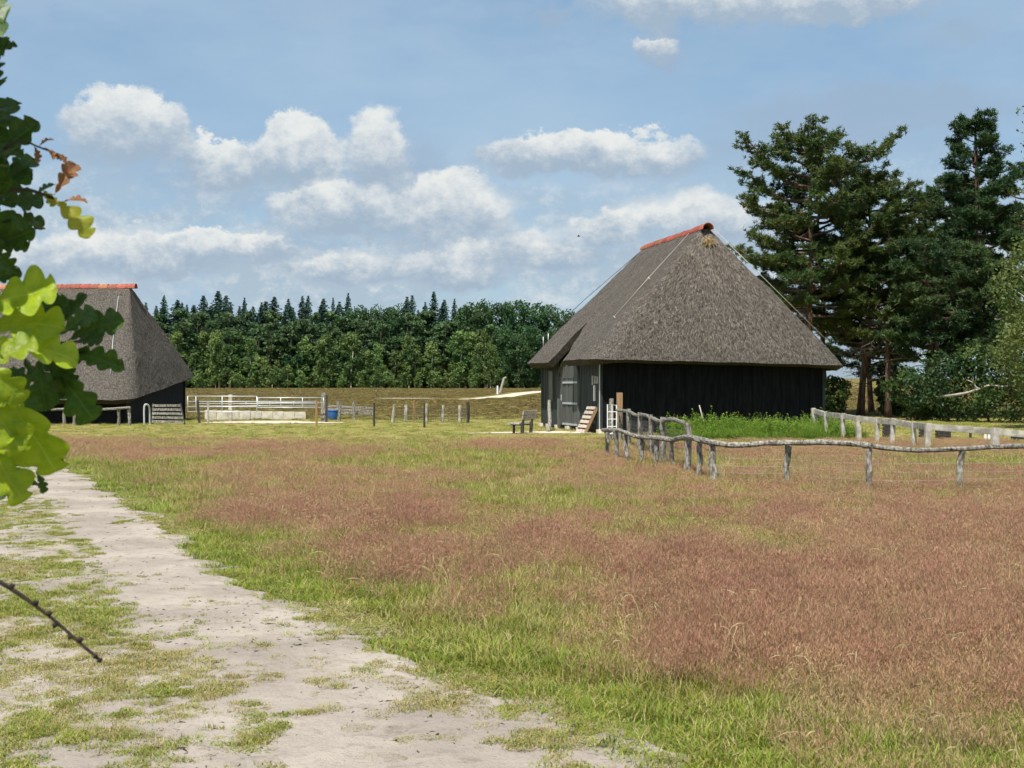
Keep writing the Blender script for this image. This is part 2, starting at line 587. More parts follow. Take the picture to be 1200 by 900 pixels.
M['oak_leaf'] = oak_mat('oak_leaf', (.035, .085, .012), (.06, .125, .016), (.10, .16, .03), .35)  # copy for shaded leaves, the shade darkened into its base colour
M['oak_leaf_sun'] = oak_mat('oak_leaf_sun', (.22, .33, .012), (.36, .45, .022), (.42, .50, .08), .45, (.42, .55, .02))  # copy for sunlit leaves, sun brightness put into the base colour
M['oak_leaf_young'] = oak_mat('oak_leaf_young', (.24, .30, .03), (.36, .34, .04), (.40, .34, .06), .5, (.5, .5, .03))
M['oak_leaf_red'] = oak_mat('oak_leaf_red', (.36, .13, .06), (.26, .16, .05), (.42, .22, .10), .45)
M['blade_green'] = leaf_mat('blade_green', (.17, .25, .022), (.26, .33, .045), .32, .35, .55)
M['blade_olive'] = leaf_mat('blade_olive', (.27, .265, .05), (.37, .33, .09), .3, .5, .4)
M['blade_straw'] = leaf_mat('blade_straw', (.40, .33, .16), (.5, .42, .22), .3, 2, .4)
M['panicle'] = leaf_mat('panicle', (.385, .205, .133), (.48, .285, .185), .3, .25, .4)
M['panicle_tan'] = leaf_mat('panicle_tan', (.45, .295, .165), (.53, .37, .215), .3, .5, .4)
M['stalk'] = leaf_mat('stalk', (.24, .19, .085), (.30, .24, .11), .3, 2, .4)
M['heather'] = leaf_mat('heather', (.165, .128, .042), (.25, .205, .065), .15, .2, .6)


# ------------------------------------------------------------------ the sandy track's right edge (ground coordinates)
EDGE = [(800, 1100), (775, 930), (765, 893), (735, 868), (690, 845), (630, 818), (560, 800), (500, 780), (450, 755), (400, 735), (345, 707),
        (300, 690), (262, 672), (232, 645), (205, 625), (165, 600), (120, 575), (85, 556), (60, 545)]
_e = np.array([G(u, v)[:2] for u, v in EDGE])
_ex, _ey = _e[:, 0], _e[:, 1]


def edge_x(y):
    y = np.asarray(y, float)
    x = np.interp(y, np.r_[_ey, 30, 34], np.r_[_ex, -13.2, -22])
    return x


# ------------------------------------------------------------------ ground
def build_ground():
    ys = np.r_[np.arange(-40, 4, 4.0), np.arange(4, 40, .35), np.arange(40, 90, 1.2), np.arange(90, 320, 4.5), np.geomspace(330, 4200, 26)]
    xs = np.r_[-np.geomspace(60, 4000, 26)[::-1], np.arange(-58, -16, 1.5), np.arange(-16, 16, .35), np.arange(16, 58, 1.5), np.geomspace(60, 4000, 26)]
    X, Y = np.meshgrid(xs, ys)
    Z = gz(X, Y)
    nx, ny = len(xs), len(ys)
    V = np.stack([X, Y, Z], -1).reshape(-1, 3)
    i = np.arange(nx * ny).reshape(ny, nx)
    Fq = np.stack([i[:-1, :-1], i[:-1, 1:], i[1:, 1:], i[1:, :-1]], -1).reshape(-1, 4)
    me = bpy.data.meshes.new('ground')
    me.from_pydata(V, [], Fq.tolist())
    me.polygons.foreach_set('use_smooth', [True] * len(Fq))
    # what grows where: red-flowering grass, heath
    pur = purple(V[:, 0], V[:, 1])
    hea = heath(V[:, 0], V[:, 1])
    at = me.attributes.new('cover', 'FLOAT_VECTOR', 'POINT')
    at.data.foreach_set('vector', np.stack([pur, hea, greenness(V[:, 0], V[:, 1])], -1).ravel())
    m_, t, b = material('ground')
    pos = t.n('ShaderNodeNewGeometry').outputs['Position']
    cov = t.n('ShaderNodeAttribute', attribute_name='cover').outputs['Vector']
    p, h, g = t.sep(cov)
    n1 = t.noise(pos, 1.1, 6, .65)
    n2 = t.noise(pos, 14, 4, .7)
    n3 = t.noise(t.vm('MULTIPLY', pos, (.3, 1, 1)), .22, 5, .6)
    c = t.mix(t.step(n1, .35, .65), (.20, .19, .045), (.33, .285, .10))
    c = t.mix(t.m('MULTIPLY', g, .8), c, (.115, .16, .03))
    c = t.mix(t.m('MULTIPLY', p, .8), c, t.mix(t.step(n1, .35, .65), (.16, .09, .05), (.24, .14, .085)))
    hc = t.mix(t.step(n3, .35, .65), (.135, .105, .036), (.21, .17, .055))
    hc = t.mix(t.m('MULTIPLY', t.step(n1, .5, .75), .5), hc, (.17, .15, .05))
    c = t.mix(h, c, hc)
    c = t.mix(t.m('MULTIPLY', t.step(n2, .55, .35), .35), c, (.06, .05, .03))
    t.link(c, b.inputs['Base Color'])
    b.inputs['Roughness'].default_value = .95
    b.inputs['Specular IOR Level'].default_value = .05
    bp = t.n('ShaderNodeBump')
    bp.inputs['Strength'].default_value = .6
    bp.inputs['Distance'].default_value = .05
    t.link(n2, bp.inputs['Height'])
    t.link(bp.outputs[0], b.inputs['Normal'])
    me.materials.append(m_)
    o = link(bpy.data.objects.new('ground', me))
    o['kind'] = 'structure'


def purple(x, y):
    """how much the red-flowering bent grass takes over"""
    x = np.asarray(x, float); y = np.asarray(y, float)
    d = x - edge_x(y)
    wob = 2.2 * (fbm(x * .5, y * .4, 21) - .5) + 1.6 * (fbm(x * 2.1, y * 1.5, 23, 2) - .5)
    near = sstep(d + wob, .1 + y * .01, 1.7 + y * .05)
    far = 1 - sstep(y + 7 * (fbm(x * .08, y * .05, 9) - .5), 33, 44)
    n = .8 * fbm(x * .45, y * .22, 31) + .2 * fbm(x * 2.0, y * 1.1, 33, 2)
    m_ = .14 + .86 * sstep(n, .36, .53)
    corner = .15 + .85 * sstep(np.hypot((x - 2.2) / 3.1, (y - 5.4) / 1.8) + .5 * (fbm(x * 1.2, y * 1.0, 25) - .5), .35, 1.3)
    leftp = np.exp(-(((x + 21) / 7) ** 2 + ((y - 44) / 5.5) ** 2))
    return np.clip(near * far * m_ * corner * 1.02 + .7 * leftp * sstep(n, .3, .5), 0, 1)


def greenness(x, y):
    x = np.asarray(x, float); y = np.asarray(y, float)
    d = x - edge_x(y)
    e = np.exp(-(np.clip(d, 0, 99) / (.75 + .05 * y)) ** 2) * sstep(y, 34, 26)
    e = np.clip(e, 0, 1) * (d > -.5)
    corner = 1 - sstep(np.hypot((x - 2.2) / 2.9, (y - 5.4) / 1.8) + .5 * (fbm(x * 1.2, y * 1.0, 25) - .5), .3, 1.2)
    return np.clip(e + corner + .5 * sstep(fbm(x * .4, y * .3, 77), .6, .72), 0, 1)


def heath(x, y):
    x = np.asarray(x, float); y = np.asarray(y, float)
    return sstep(y + 10 * (fbm(x * .06, y * .08, 15) - .5), 66, 76)


build_ground()


def sheet(name, rows, dz, mats, kind='structure', cols=10, jit=0.0):
    """strip that follows the ground: rows of (left xy, right xy)"""
    mb = MB()
    vs, n = [], cols + 1
    for (a, b) in rows:
        for k in range(n):
            p = np.array(a) + (np.array(b) - np.array(a)) * k / cols
            vs.append([p[0], p[1], float(gz(p[0], p[1])) + dz])
    fs = [(i * n + j, i * n + j + 1, (i + 1) * n + j + 1, (i + 1) * n + j) for i in range(len(rows) - 1) for j in range(cols)]
    mb.add(vs, fs)
    o = obj(name, mb, mats, smooth=True)
    o['kind'] = kind
    return o


def build_track():
    m_, t, b = material('track_sand')
    pos = t.n('ShaderNodeNewGeometry').outputs['Position']
    n1 = t.noise(pos, .9, 5, .6)
    n2 = t.noise(pos, 9, 5, .7)
    n3 = t.noise(pos, 60, 4, .75)
    n4 = t.noise(pos, 4.0, 6, .72)
    c = t.mix(t.step(n1, .35, .65), (.30, .258, .222), (.42, .365, .315))
    c = t.mix(t.m('MULTIPLY', t.step(n2, .5, .72), .45), c, (.19, .15, .122))
    c = t.mix(t.m('MULTIPLY', t.step(n4, .57, .68), .5), c, (.16, .125, .10))
    c = t.mix(t.m('MULTIPLY', t.step(n3, .58, .68), .6), c, (.09, .07, .055))
    c = t.mix(t.m('MULTIPLY', t.step(n3, .42, .3), .35), c, (.50, .44, .375))
    t.link(c, b.inputs['Base Color'])
    b.inputs['Roughness'].default_value = .95
    b.inputs['Specular IOR Level'].default_value = .08
    bp = t.n('ShaderNodeBump')
    bp.inputs['Strength'].default_value = .8
    bp.inputs['Distance'].default_value = .03
    t.link(t.m('ADD', t.m('ADD', n2, n4), t.m('MULTIPLY', n3, .35)), bp.inputs['Height'])
    t.link(bp.outputs[0], b.inputs['Normal'])
    ys = np.r_[np.arange(3.2, 12, .04), np.arange(12, 30.5, .1)]
    cols = 130
    vs = []
    for y in ys:
        xr = float(edge_x(y)) + (.5 + .012 * y) * (float(fbm(y * 2.2, 3.1, 41)) - .5) + .25 * (float(fbm(y * 9, 7.1, 43)) - .5)
        xl = -0.62 * y - 3.5
        s = 1 - (1 - np.linspace(0, 1, cols)) ** 1.6
        x = xl + (xr - xl) * s
        z = gz(x, np.full(cols, y)) + .010 + .045 * (fbm(x * 1.3, np.full(cols, y) * 1.0, 51, 4) - .42) + .02 * (fbm(x * 7, np.full(cols, y) * 7, 53, 2) - .4)
        z = np.maximum(z, gz(x, np.full(cols, y)) + .004)
        z[-1] -= .03
        vs.append(np.stack([x, np.full(cols, y), z], -1))
    V = np.concatenate(vs)
    i = np.arange(len(V)).reshape(len(ys), cols)
    Fq = np.stack([i[:-1, :-1], i[:-1, 1:], i[1:, 1:], i[1:, :-1]], -1).reshape(-1, 4)
    me = bpy.data.meshes.new('sand_track')
    me.from_pydata(V, [], Fq.tolist())
    me.polygons.foreach_set('use_smooth', [True] * len(Fq))
    me.materials.append(m_)
    o = link(bpy.data.objects.new('sand_track', me))
    o['kind'] = 'structure'


build_track()


def heath_y(v):
    t = ((CH * F) - (v - HZ) * 80) / (1.62 * F + (v - HZ) * 175)
    return 80 + 175 * t


def heath_path(name, pts, w):
    rows = []
    for (u, v) in pts:
        y = heath_y(v)
        x = (u - 600) / F * y
        k = random.uniform(.8, 1.2)
        rows.append(((x - w * k, y - .5), (x + w * k, y + .5)))
    return sheet(name, rows, .06, M['sand_light'], cols=4)


heath_path('sand_path', [(548, 468.6), (566, 467.6), (584, 466), (600, 463.5), (616, 461), (634, 459.2), (655, 458), (700, 457.4), (760, 457)], 1.6)
sheet('sand_patch', [((x, y0), (x, y1)) for x, y0, y1 in [(-14.5, 134, 134.5), (-13, 133, 135), (-11, 133, 135.4), (-9, 133.2, 135), (-7.6, 134, 134.4)]], .12, M['sand_light'], cols=3)
sheet('sand_apron', [((x, 46.2 - .02 * x), (x, y1)) for x, y1 in [(-1.6, 46.6), (-.6, 47.6), (.4, 48.2), (1.2, 48.8), (1.9, 49), (2.4, 48.0), (2.9, 46.9)]], .02, M['sand_light'], cols=4)
sheet('sand_yard', [((x, y0), (x, y1)) for x, y0, y1 in [(-14.6, 60, 63), (-13, 59.4, 64), (-11, 59, 64), (-9.6, 59.6, 62), (-8, 60, 61)]], .02, M['sand_light'], cols=4)


# ------------------------------------------------------------------ thatched barns
def frame(O, th):
    c, s = cos(th), sin(th)
    u, v = np.array([c, s, 0]), np.array([-s, c, 0])
    O = np.array([O[0], O[1], 0.0])
    return lambda a, b, z: O + u * a + v * b + np.array([0, 0, z]), u, v


def rounded_loop(W, L, r, step):
    """points round a rectangle with rounded corners, starting near (0, 0), first along v = 0"""
    pts = []
    def seg(a, b):
        d = np.hypot(b[0] - a[0], b[1] - a[1]); k = max(2, int(d / step))
        for i in range(k):
            pts.append((a[0] + (b[0] - a[0]) * i / k, a[1] + (b[1] - a[1]) * i / k))
    def arc(cx, cy, a0):
        for i in range(6):
            t = a0 + i / 6 * pi / 2
            pts.append((cx + r * cos(t), cy + r * sin(t)))
    seg((r, 0), (W - r, 0)); arc(W - r, r, -pi / 2)
    seg((W, r), (W, L - r)); arc(W - r, L - r, 0)
    seg((W - r, L), (r, L)); arc(r, L - r, pi / 2)
    seg((0, L - r), (0, r)); arc(r, r, pi)
    return np.array(pts)


def thatch_roof(root, O, th, W, L, inset, zr, ez, cut=None, seed=0, n_straw=15000):
    at, u, v = frame(O, th)
    loop = rounded_loop(W, L, .95, .16)
    n, R = len(loop), 34
    rr = []
    for k, (a, b) in enumerate(loop):
        fa, fb = a / W, b / L
        ze = ez[0] * (1 - fa) * (1 - fb) + ez[1] * fa * (1 - fb) + ez[2] * (1 - fa) * fb + ez[3] * fa * fb
        ze += .05 * (float(fbm(k * .05, 1.7, seed)) - .5) * 2 + .05 * (float(fbm(k * .4, 5.7, seed)) - .5)
        rb = np.clip((b - .25) / (L - .5), 0, 1)
        # ridge point this eave point runs up to
        rv = np.clip(b, inset, L - inset)
        if b < .96 or b > L - .96:
            rv = inset if b < L / 2 else L - inset
        else:
            rv = inset + (L - 2 * inset) * np.clip((b - .96) / (L - 1.92), 0, 1)
        ra = W / 2 + .16 * np.sign(a - W / 2) * min(1, abs(a - W / 2) / (W * .3))
        t0 = 0.0
        if cut and a < .05:
            t0 = cut(b)
        rr.append((a, b, ze, ra, rv, t0))
    rr = np.array(rr)
    ts = np.linspace(0, 1, R) ** 1.0
    T = rr[:, 5:6] + (1 - rr[:, 5:6]) * ts[None]
    A = rr[:, 0:1] + (rr[:, 3:4] - rr[:, 0:1]) * T
    B = rr[:, 1:2] + (rr[:, 4:5] - rr[:, 1:2]) * T
    Z = rr[:, 2:3] + (zr - rr[:, 2:3]) * (T + .012 * np.sin(pi * T) + .006 * np.sin(2 * pi * T))
    P3 = at(0, 0, 0)[None, None] + A[..., None] * u + B[..., None] * v + Z[..., None] * np.array([0, 0, 1])
    # outward normals
    du = np.roll(P3, -1, 0) - np.roll(P3, 1, 0)
    dt = np.gradient(P3, axis=1)
    N = np.cross(du, dt)
    N /= np.linalg.norm(N, axis=-1, keepdims=True) + 1e-9
    K = np.arange(n)[:, None] * np.ones((1, R))
    noise = (fbm(A * 1.1 + B * 1.1, Z * 1.3, seed + 3) - .5) * .10 + (fbm((A + B) * 5, Z * 5, seed + 4, 3) - .5) * .04
    top = P3 + N * (noise * np.clip(1.4 - T, 0, 1))[..., None]
    th_ = .30 * (1 - .6 * T)
    bot = P3 - N * th_[..., None]
    bot[:, 0] += (top[:, 1] - top[:, 0]) * .0
    mb = MB()
    V = np.concatenate([top.reshape(-1, 3), bot.reshape(-1, 3)])
    fs, mi = [], []
    off = n * R
    for i in range(n):
        j = (i + 1) % n
        for k in range(R - 1):
            fs.append((i * R + k, j * R + k, j * R + k + 1, i * R + k + 1))
        for k in range(R - 1):
            fs.append((off + i * R + k, off + i * R + k + 1, off + j * R + k + 1, off + j * R + k))
        fs.append((i * R, off + i * R, off + j * R, j * R))
    mb.add(V, fs)
    mb.m = [0 if all(q < off for q in f) else 1 for f in fs]
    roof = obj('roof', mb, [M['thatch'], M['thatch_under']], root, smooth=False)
    # loose reed ends lying down the slope
    rg = np.random.default_rng(seed)
    ii = rg.integers(0, n, n_straw)
    kk = np.minimum((rg.random(n_straw) ** .8 * (R - 2)).astype(int), R - 2)
    f1, f2 = rg.random((n_straw, 1)), rg.random((n_straw, 1))
    jj = (ii + 1) % n
    base = (top[ii, kk] * (1 - f1) + top[jj, kk] * f1) * (1 - f2) + (top[ii, kk + 1] * (1 - f1) + top[jj, kk + 1] * f1) * f2
    dn = top[ii, kk] - top[ii, kk + 1]
    dn /= np.linalg.norm(dn, axis=1, keepdims=True)
    nn = N[ii, kk]
    side = np.cross(nn, dn)
    dd = dn + side * rg.normal(0, .28, (n_straw, 1))
    dd /= np.linalg.norm(dd, axis=1, keepdims=True)
    ln = rg.uniform(.05, .17, (n_straw, 1)) * np.minimum(1, kk / 2.0)[:, None]; wd = rg.uniform(.003, .0075, (n_straw, 1))
    p0 = base + nn * .012
    p1 = p0 + dd * ln + nn * rg.uniform(.0, .02, (n_straw, 1))
    V = np.stack([p0 - side * wd, p0 + side * wd, p1 + side * wd * .5, p1 - side * wd * .5], 1).reshape(-1, 3)
    ms = MB()
    ms.addn(V, np.arange(n_straw * 4).reshape(-1, 4))
    ms.m = (rg.random(n_straw) < .5).astype(int).tolist()
    obj('reed_ends', ms, [M['straw_light'], M['straw_dark']], roof, kind='stuff')
    return roof, at, u, v


def ridge_tiles(roof, root, at, W, L, inset, zr, th, count, lift=0.0):
    """half-round red tiles, one object each, overlapping along the ridge"""
    mb = MB()
    k, ln = 9, 1.0
    vs, fs = [], []
    for e, (x, r0) in enumerate(((0, .235), (.5, .225), (1.06, .215))):
        for j in range(k):
            t = pi * j / (k - 1)
            vs.append((r0 * cos(t), x, r0 * sin(t) * 1.05 - .14))
    for e in range(2):
        for j in range(k - 1):
            fs.append((e * k + j, e * k + j + 1, (e + 1) * k + j + 1, (e + 1) * k + j))
    m2 = len(vs)
    for (x, y, z) in list(vs):
        vs.append((x * .9, y, (z + .14) * .9 - .14))
    fs += [tuple(m2 + q for q in reversed(f)) for f in list(fs)]
    fs += [(j + 1, j, m2 + j, m2 + j + 1) for j in range(k - 1)]
    fs += [(2 * k + j, 2 * k + j + 1, m2 + 2 * k + j + 1, m2 + 2 * k + j) for j in range(k - 1)]
    mb.add(vs, fs)
    me = mb.mesh('ridge_tile', M['ridge_tile'])
    v0, v1 = inset - .28, L - inset + .25
    st = (v1 - v0) / count
    rl = root.location
    for i in range(count):
        b = v0 + st * i
        p = at(W / 2, b, zr + .10 + lift * max(0, 1 - i / 3.0) ** 2 + random.uniform(-.012, .012)) - np.array(rl)
        share('ridge_tile', me, roof, p, (random.uniform(-.02, .02) - (lift * .25 if i < 3 else 0), random.uniform(-.03, .03), th + random.uniform(-.02, .02)), (1, st, 1))
    # roof is at -root.location in the root's frame, so undo that shift for its children
    for c in roof.children:
        if c.name.startswith('ridge_tile'):
            c.location = Vector(c.location) - roof.location


def board_wall(name, root, p0, p1, z0, z1, bw, mtl, outward, vertical=True, z1b=None, mk=None):
    """wall of overlapping boards between two ground points"""
    p0, p1 = np.asarray(p0, float), np.asarray(p1, float)
    d = p1 - p0; Ln = np.linalg.norm(d[:2]); d = d / Ln
    o = np.asarray(outward, float)
    mb = MB()
    rg = np.random.default_rng(int(Ln * 100))
    if vertical:
        n = max(1, int(round(Ln / bw)))
        for i in range(n):
            s0, s1 = Ln * i / n, Ln * (i + 1) / n
            za = z1 if z1b is None else z1 + (z1b - z1) * (i + .5) / n
            off = .012 if i % 2 else .0
            c = p0 + d * (s0 + s1) / 2 + o * off
            ex = .018 if i % 2 else -.004
            mb.box((c[0], c[1], (z0 + za) / 2), ((s1 - s0) / 2 + ex, .014, (za - z0) / 2 + rg.uniform(-.01, .0)), (d, o, (0, 0, 1)))
    else:
        n = max(1, int(round((max(z1, z1b or z1) - z0) / bw)))
        zt = max(z1, z1b or z1)
        for i in range(n):
            a0, a1 = z0 + (zt - z0) * i / n, z0 + (zt - z0) * (i + 1) / n
            sa = 0.0
            if z1b is not None and a1 > z1 + .05:
                sa = Ln * min(1, (a1 - z1) / (z1b - z1))
            if sa > Ln - .2:
                continue
            c0, c1 = p0 + d * sa, p1
            mid = (c0 + c1) / 2 + o * .006
            tilt = np.array([0, 0, 1.0]) + o * -.12
            tilt /= np.linalg.norm(tilt)
            nn = np.cross(d, tilt)
            mb.box((mid[0], mid[1], (a0 + a1) / 2), (np.linalg.norm(c1 - c0) / 2, .012, (a1 - a0) / 2 + .012), (d, nn, tilt))
    return obj(name, mb, mtl, root)


def tube_obj(name, pts, r, mtl, parent, n=6):
    mb = MB(); mb.tube(pts, r, n)
    return obj(name, mb, mtl, parent, smooth=True)


# ---- the big barn
TH = radians(12.5)
BO = (2.80, 45.6)
BW, BL, BI, BZ = 10.15, 10.8, 1.9, 7.68
BEZ = (2.71, 2.50, 2.70, 2.60)


def barn_cut(b):
    if b < 3.9 or b > 6.3:
        return 0.0
    if b < 5.75:
        return .31 * ((b - 3.9) / 1.85) ** .9
    return .31 * (1 - float(sstep(b, 5.8, 6.25)))


def build_main_barn():
    f0, u, v = frame(BO, TH)
    root = empty('thatched_barn', f0(BW / 2, BL / 2, 0), 'large black boarded sheep barn with steep thatched hipped roof, right of centre', 'barn')
    roof, at, u, v = thatch_roof(root, BO, TH, BW, BL, BI, BZ, BEZ, barn_cut, 3, 42000)
    ridge_tiles(roof, root, at, BW, BL, BI, BZ, TH, 16, .03)
    # fresh straw plug under the ridge end
    mb = MB()
    rg = np.random.default_rng(4)
    c = at(BW / 2 + .02, BI - .22, BZ - .45)
    for i in range(80):
        d = np.array([rg.normal(0, .8), -.25, rg.normal(-.6, .6)]); d /= np.linalg.norm(d)
        p = c + u * rg.normal(0, .09) + np.array([0, 0, rg.normal(0, .07)]) - v * .05
        mb.beam(p, p + d * .17, .016, .008)
    obj('straw_plug', mb, M['straw_new'], roof)
    ww, wv0, wv1 = (.67, 9.46), .98, BL - .95
    zt = 3.25
    board_wall('end_wall', root, at(ww[0], wv0, 0), at(ww[1], wv0, 0), .06, zt, .19, M['black_board'], -v)
    board_wall('side_wall', root, at(ww[0], wv0 + .02, 0), at(ww[0], 3.78, 0), .10, 3.0, .2, M['tar_board'], -u)
    board_wall('side_wall', root, at(ww[0], 7.02, 0), at(ww[0], wv1, 0), .10, 3.0, .2, M['tar_board'], -u)
    board_wall('side_wall', root, at(ww[1], wv0, 0), at(ww[1], wv1, 0), .06, 3.0, .25, M['black_board'], u)
    board_wall('end_wall', root, at(ww[0], wv1, 0), at(ww[1], wv1, 0), .06, zt, .25, M['black_board'], v)
    for a, b in ((ww[0], wv0), (ww[1], wv0), (ww[0], wv1), (ww[1], wv1)):
        p = at(a, b, 0)
        mb = MB(); mb.box((p[0], p[1], 1.5), (.055, .055, 1.42), (u, v, (0, 0, 1)))
        obj('corner_post', mb, M['tar_board'], root)
    for b in (wv0 - .02, 3.75, 5.4, 7.1, 8.6, wv1):
        p = at(ww[0] - .03, b, 0)
        mb = MB(); mb.box((p[0], p[1], .07), (.11, .15, .085), (u, v, (0, 0, 1)), jit=.01)
        obj('foundation_stone', mb, M['concrete'], root)
    # arched double door under the cut in the thatch
    v0, v1 = 3.80, 7.0
    door = empty('door', at(ww[0], (v0 + v1) / 2, 0), None, None)
    door.parent = root
    door.location = Vector(at(ww[0], (v0 + v1) / 2, 0)) - root.location
    nb = 8
    pm = MB(); pm.box((0, 0, .5), (.5, .02, .5))
    plank = pm.mesh('plank', M['grey_board'])
    wd = (v1 - v0 - .3) / nb
    for i in range(nb):
        t = (i + .5) / nb
        vv = v0 + .15 + (v1 - v0 - .3) * t
        ztop = 2.16 + .62 * sqrt(max(0, 1 - (2 * t - 1) ** 2))
        for (za, zb, offn) in ((.16, 2.06, -.02), (2.09, ztop, .0)):
            p = at(ww[0] + offn + (.012 if i % 2 else 0), vv, za) - np.array(root.location) - np.array(door.location)
            share('plank', plank, door, p, (0, 0, TH + pi / 2), (wd * .82, 1, zb - za))
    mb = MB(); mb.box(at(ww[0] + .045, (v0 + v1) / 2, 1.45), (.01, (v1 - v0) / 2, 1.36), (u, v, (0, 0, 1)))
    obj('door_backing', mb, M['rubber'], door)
    mb = MB()
    for za in (.22, 1.05, 1.88):
        mb.beam(at(ww[0] - .05, v0 + .2, za), at(ww[0] - .05, v1 - .75, za), .03, .075)
    obj('hinge_strap', mb, M['steel'], door)
    mb = MB()
    for b in (v0 + .06, v1 - .04):
        mb.beam(at(ww[0] - .03, b, .1), at(ww[0] - .03, b, 2.15), .12, .13, up=(1, 0, 0))
    mb.beam(at(ww[0] - .035, v0 + .1, 2.075), at(ww[0] - .035, v1 - .1, 2.075), .03, .04)
    pts = [at(ww[0] - .03, v0 + .1 + (v1 - v0 - .2) * (1 - cos(a)) / 2, 2.15 + .66 * sin(a)) for a in np.linspace(0, pi, 15)]
    mb.tube(pts, .05, 6)
    obj('door_frame', mb, M['grey_board'], door)
    mb = MB(); mb.tube([at(ww[0] - .08, 6.35, 1.15), at(ww[0] - .08, 6.35, 1.4)], .02, 6)
    obj('door_handle', mb, M['steel'], door)
    # window shutter further along the wall
    mb = MB()
    mb.box(at(ww[0] - .03, 8.25, 1.75), (.012, .42, .62), (u, v, (0, 0, 1)))
    win = obj('window', mb, M['glass_dark'], root)
    mb = MB()
    for b in (7.80, 8.70):
        mb.beam(at(ww[0] - .05, b, 1.1), at(ww[0] - .05, b, 2.4), .05, .07, up=(1, 0, 0))
    for z in (1.13, 2.37):
        mb.beam(at(ww[0] - .055, 7.83, z), at(ww[0] - .055, 8.67, z), .05, .06)
    obj('window_frame', mb, M['grey_board'], win)
    # labels and pipe fixed to the wall by the corner
    for b, z0, z1, w in ((1.95, 1.78, 2.12, .09), (1.62, 1.82, 2.10, .08), (1.33, 1.82, 2.08, .08)):
        mb = MB(); mb.box(at(ww[0] - .03, b, (z0 + z1) / 2), (.015, w, (z1 - z0) / 2), (u, v, (0, 0, 1)))
        obj('wall_sign', mb, M['pale_wood'], root)
    mb = MB(); mb.tube([at(ww[0] - .05, 1.62, 1.18), at(ww[0] - .05, 1.62, 1.76)], .055, 8)
    obj('wall_pipe', mb, M['white_paint'], root)
    mb = MB(); mb.tube([at(ww[0] - .07, wv0 - .07, .1), at(ww[0] - .07, wv0 - .07, 2.7)], .022, 6)
    obj('conduit', mb, M['steel'], root)
    # lightning conductors carried clear of the thatch
    def plane_l(a, b, lift):      # on the left slope
        return at(a - lift * .7, b, BEZ[0] + (BZ - BEZ[0]) * a / (BW / 2 - .16) + lift * .7)
    tube_obj('lightning_wire', [plane_l(4.75, 2.6, .12), plane_l(3.0, 2.2, .13), plane_l(1.5, 1.75, .13)], .010, M['wire'], root, 5)
    tube_obj('lightning_wire', [at(BW / 2 + .3, BI + .1, BZ + .1), at(BW / 2 + 2.4, 1.35, BZ - 2.1), at(BW - .75, .55, BEZ[1] + .95)], .012, M['wire'], root, 5)
    tube_obj('lightning_wire', [at(BW / 2, BL - BI, BZ + .12), at(2.6, BL - 1.1, BZ - 2.1), at(.85, BL - .35, BEZ[2] + 1.15)], .014, M['wire_dark'], root, 5)
    for p, q in ((plane_l(3.0, 2.2, 0), plane_l(3.0, 2.2, .16)), (plane_l(1.5, 1.75, 0), plane_l(1.5, 1.75, .16)),
                 (at(.85, BL - .35, BEZ[2] + .7), at(.85, BL - .35, BEZ[2] + 1.2)), (at(1.05, BL - .45, BEZ[2] + .8), at(1.05, BL - .45, BEZ[2] + 1.35))):
        tube_obj('wire_bracket', [p, q], .018, M['steel'], root, 5)


build_main_barn()


# ---- the barn at the left
def build_left_barn():
    th = radians(87.6)
    O = (-17.2, 58.0)
    W, L, inset, zr = 10.5, 12.5, 1.9, 6.62
    ez = (1.12, 2.33, 1.15, 2.33)
    f0, u, v = frame(O, th)
    root = empty('thatched_barn', f0(W / 2, L / 2, 0), 'smaller thatched barn with red ridge tiles at the left, half behind oak leaves', 'barn')
    roof, at, u, v = thatch_roof(root, O, th, W, L, inset, zr, ez, None, 8, 26000)
    ridge_tiles(roof, root, at, W, L, inset, zr, th, 20, 0)
    a0, a1, b0, b1 = .75, 9.8, .6, L - .8
    board_wall('end_wall', root, at(a0, b0, 0), at(a1, b0, 0), .03, 1.55, .19, M['black_board'], -v, False, 2.75)
    board_wall('end_wall', root, at(a0, b1, 0), at(a1, b1, 0), .03, 1.55, .19, M['black_board'], v, False, 2.75)
    board_wall('side_wall', root, at(a0, b0, 0), at(a0, b1, 0), .03, 1.62, .19, M['black_board'], -u, False)
    board_wall('side_wall', root, at(a1, b0, 0), at(a1, b1, 0), .03, 2.7, .19, M['black_board'], u, False)
    for a, b, h in ((a0, b0, 1.5), (a1, b0, 2.6)):
        p = at(a, b, 0)
        mb = MB(); mb.box((p[0], p[1], h / 2), (.07, .07, h / 2), (u, v, (0, 0, 1)))
        obj('corner_post', mb, M['black_board'], root)
    def pl(a, b, lift):
        return at(a - lift * .7, b, ez[0] + (zr - ez[0]) * a / (W / 2 - .16) + lift * .7)
    tube_obj('lightning_wire', [pl(4.6, 2.25, .1), pl(2.4, 1.75, .1), pl(1.05, 1.35, .1)], .016, M['steel'], root, 5)


build_left_barn()


# ------------------------------------------------------------------ fences and yard things
def log_pts(p, q, n, wob, seed, sag=0.0):
    rg = np.random.default_rng(seed)
    t = np.linspace(0, 1, n)[:, None]
    pts = np.asarray(p) * (1 - t) + np.asarray(q) * t
    pts += rg.normal(0, wob, pts.shape) * np.minimum(1, 4 * t * (1 - t) + .3)
    pts[:, 2] -= sag * (4 * t * (1 - t))[:, 0]
    return pts


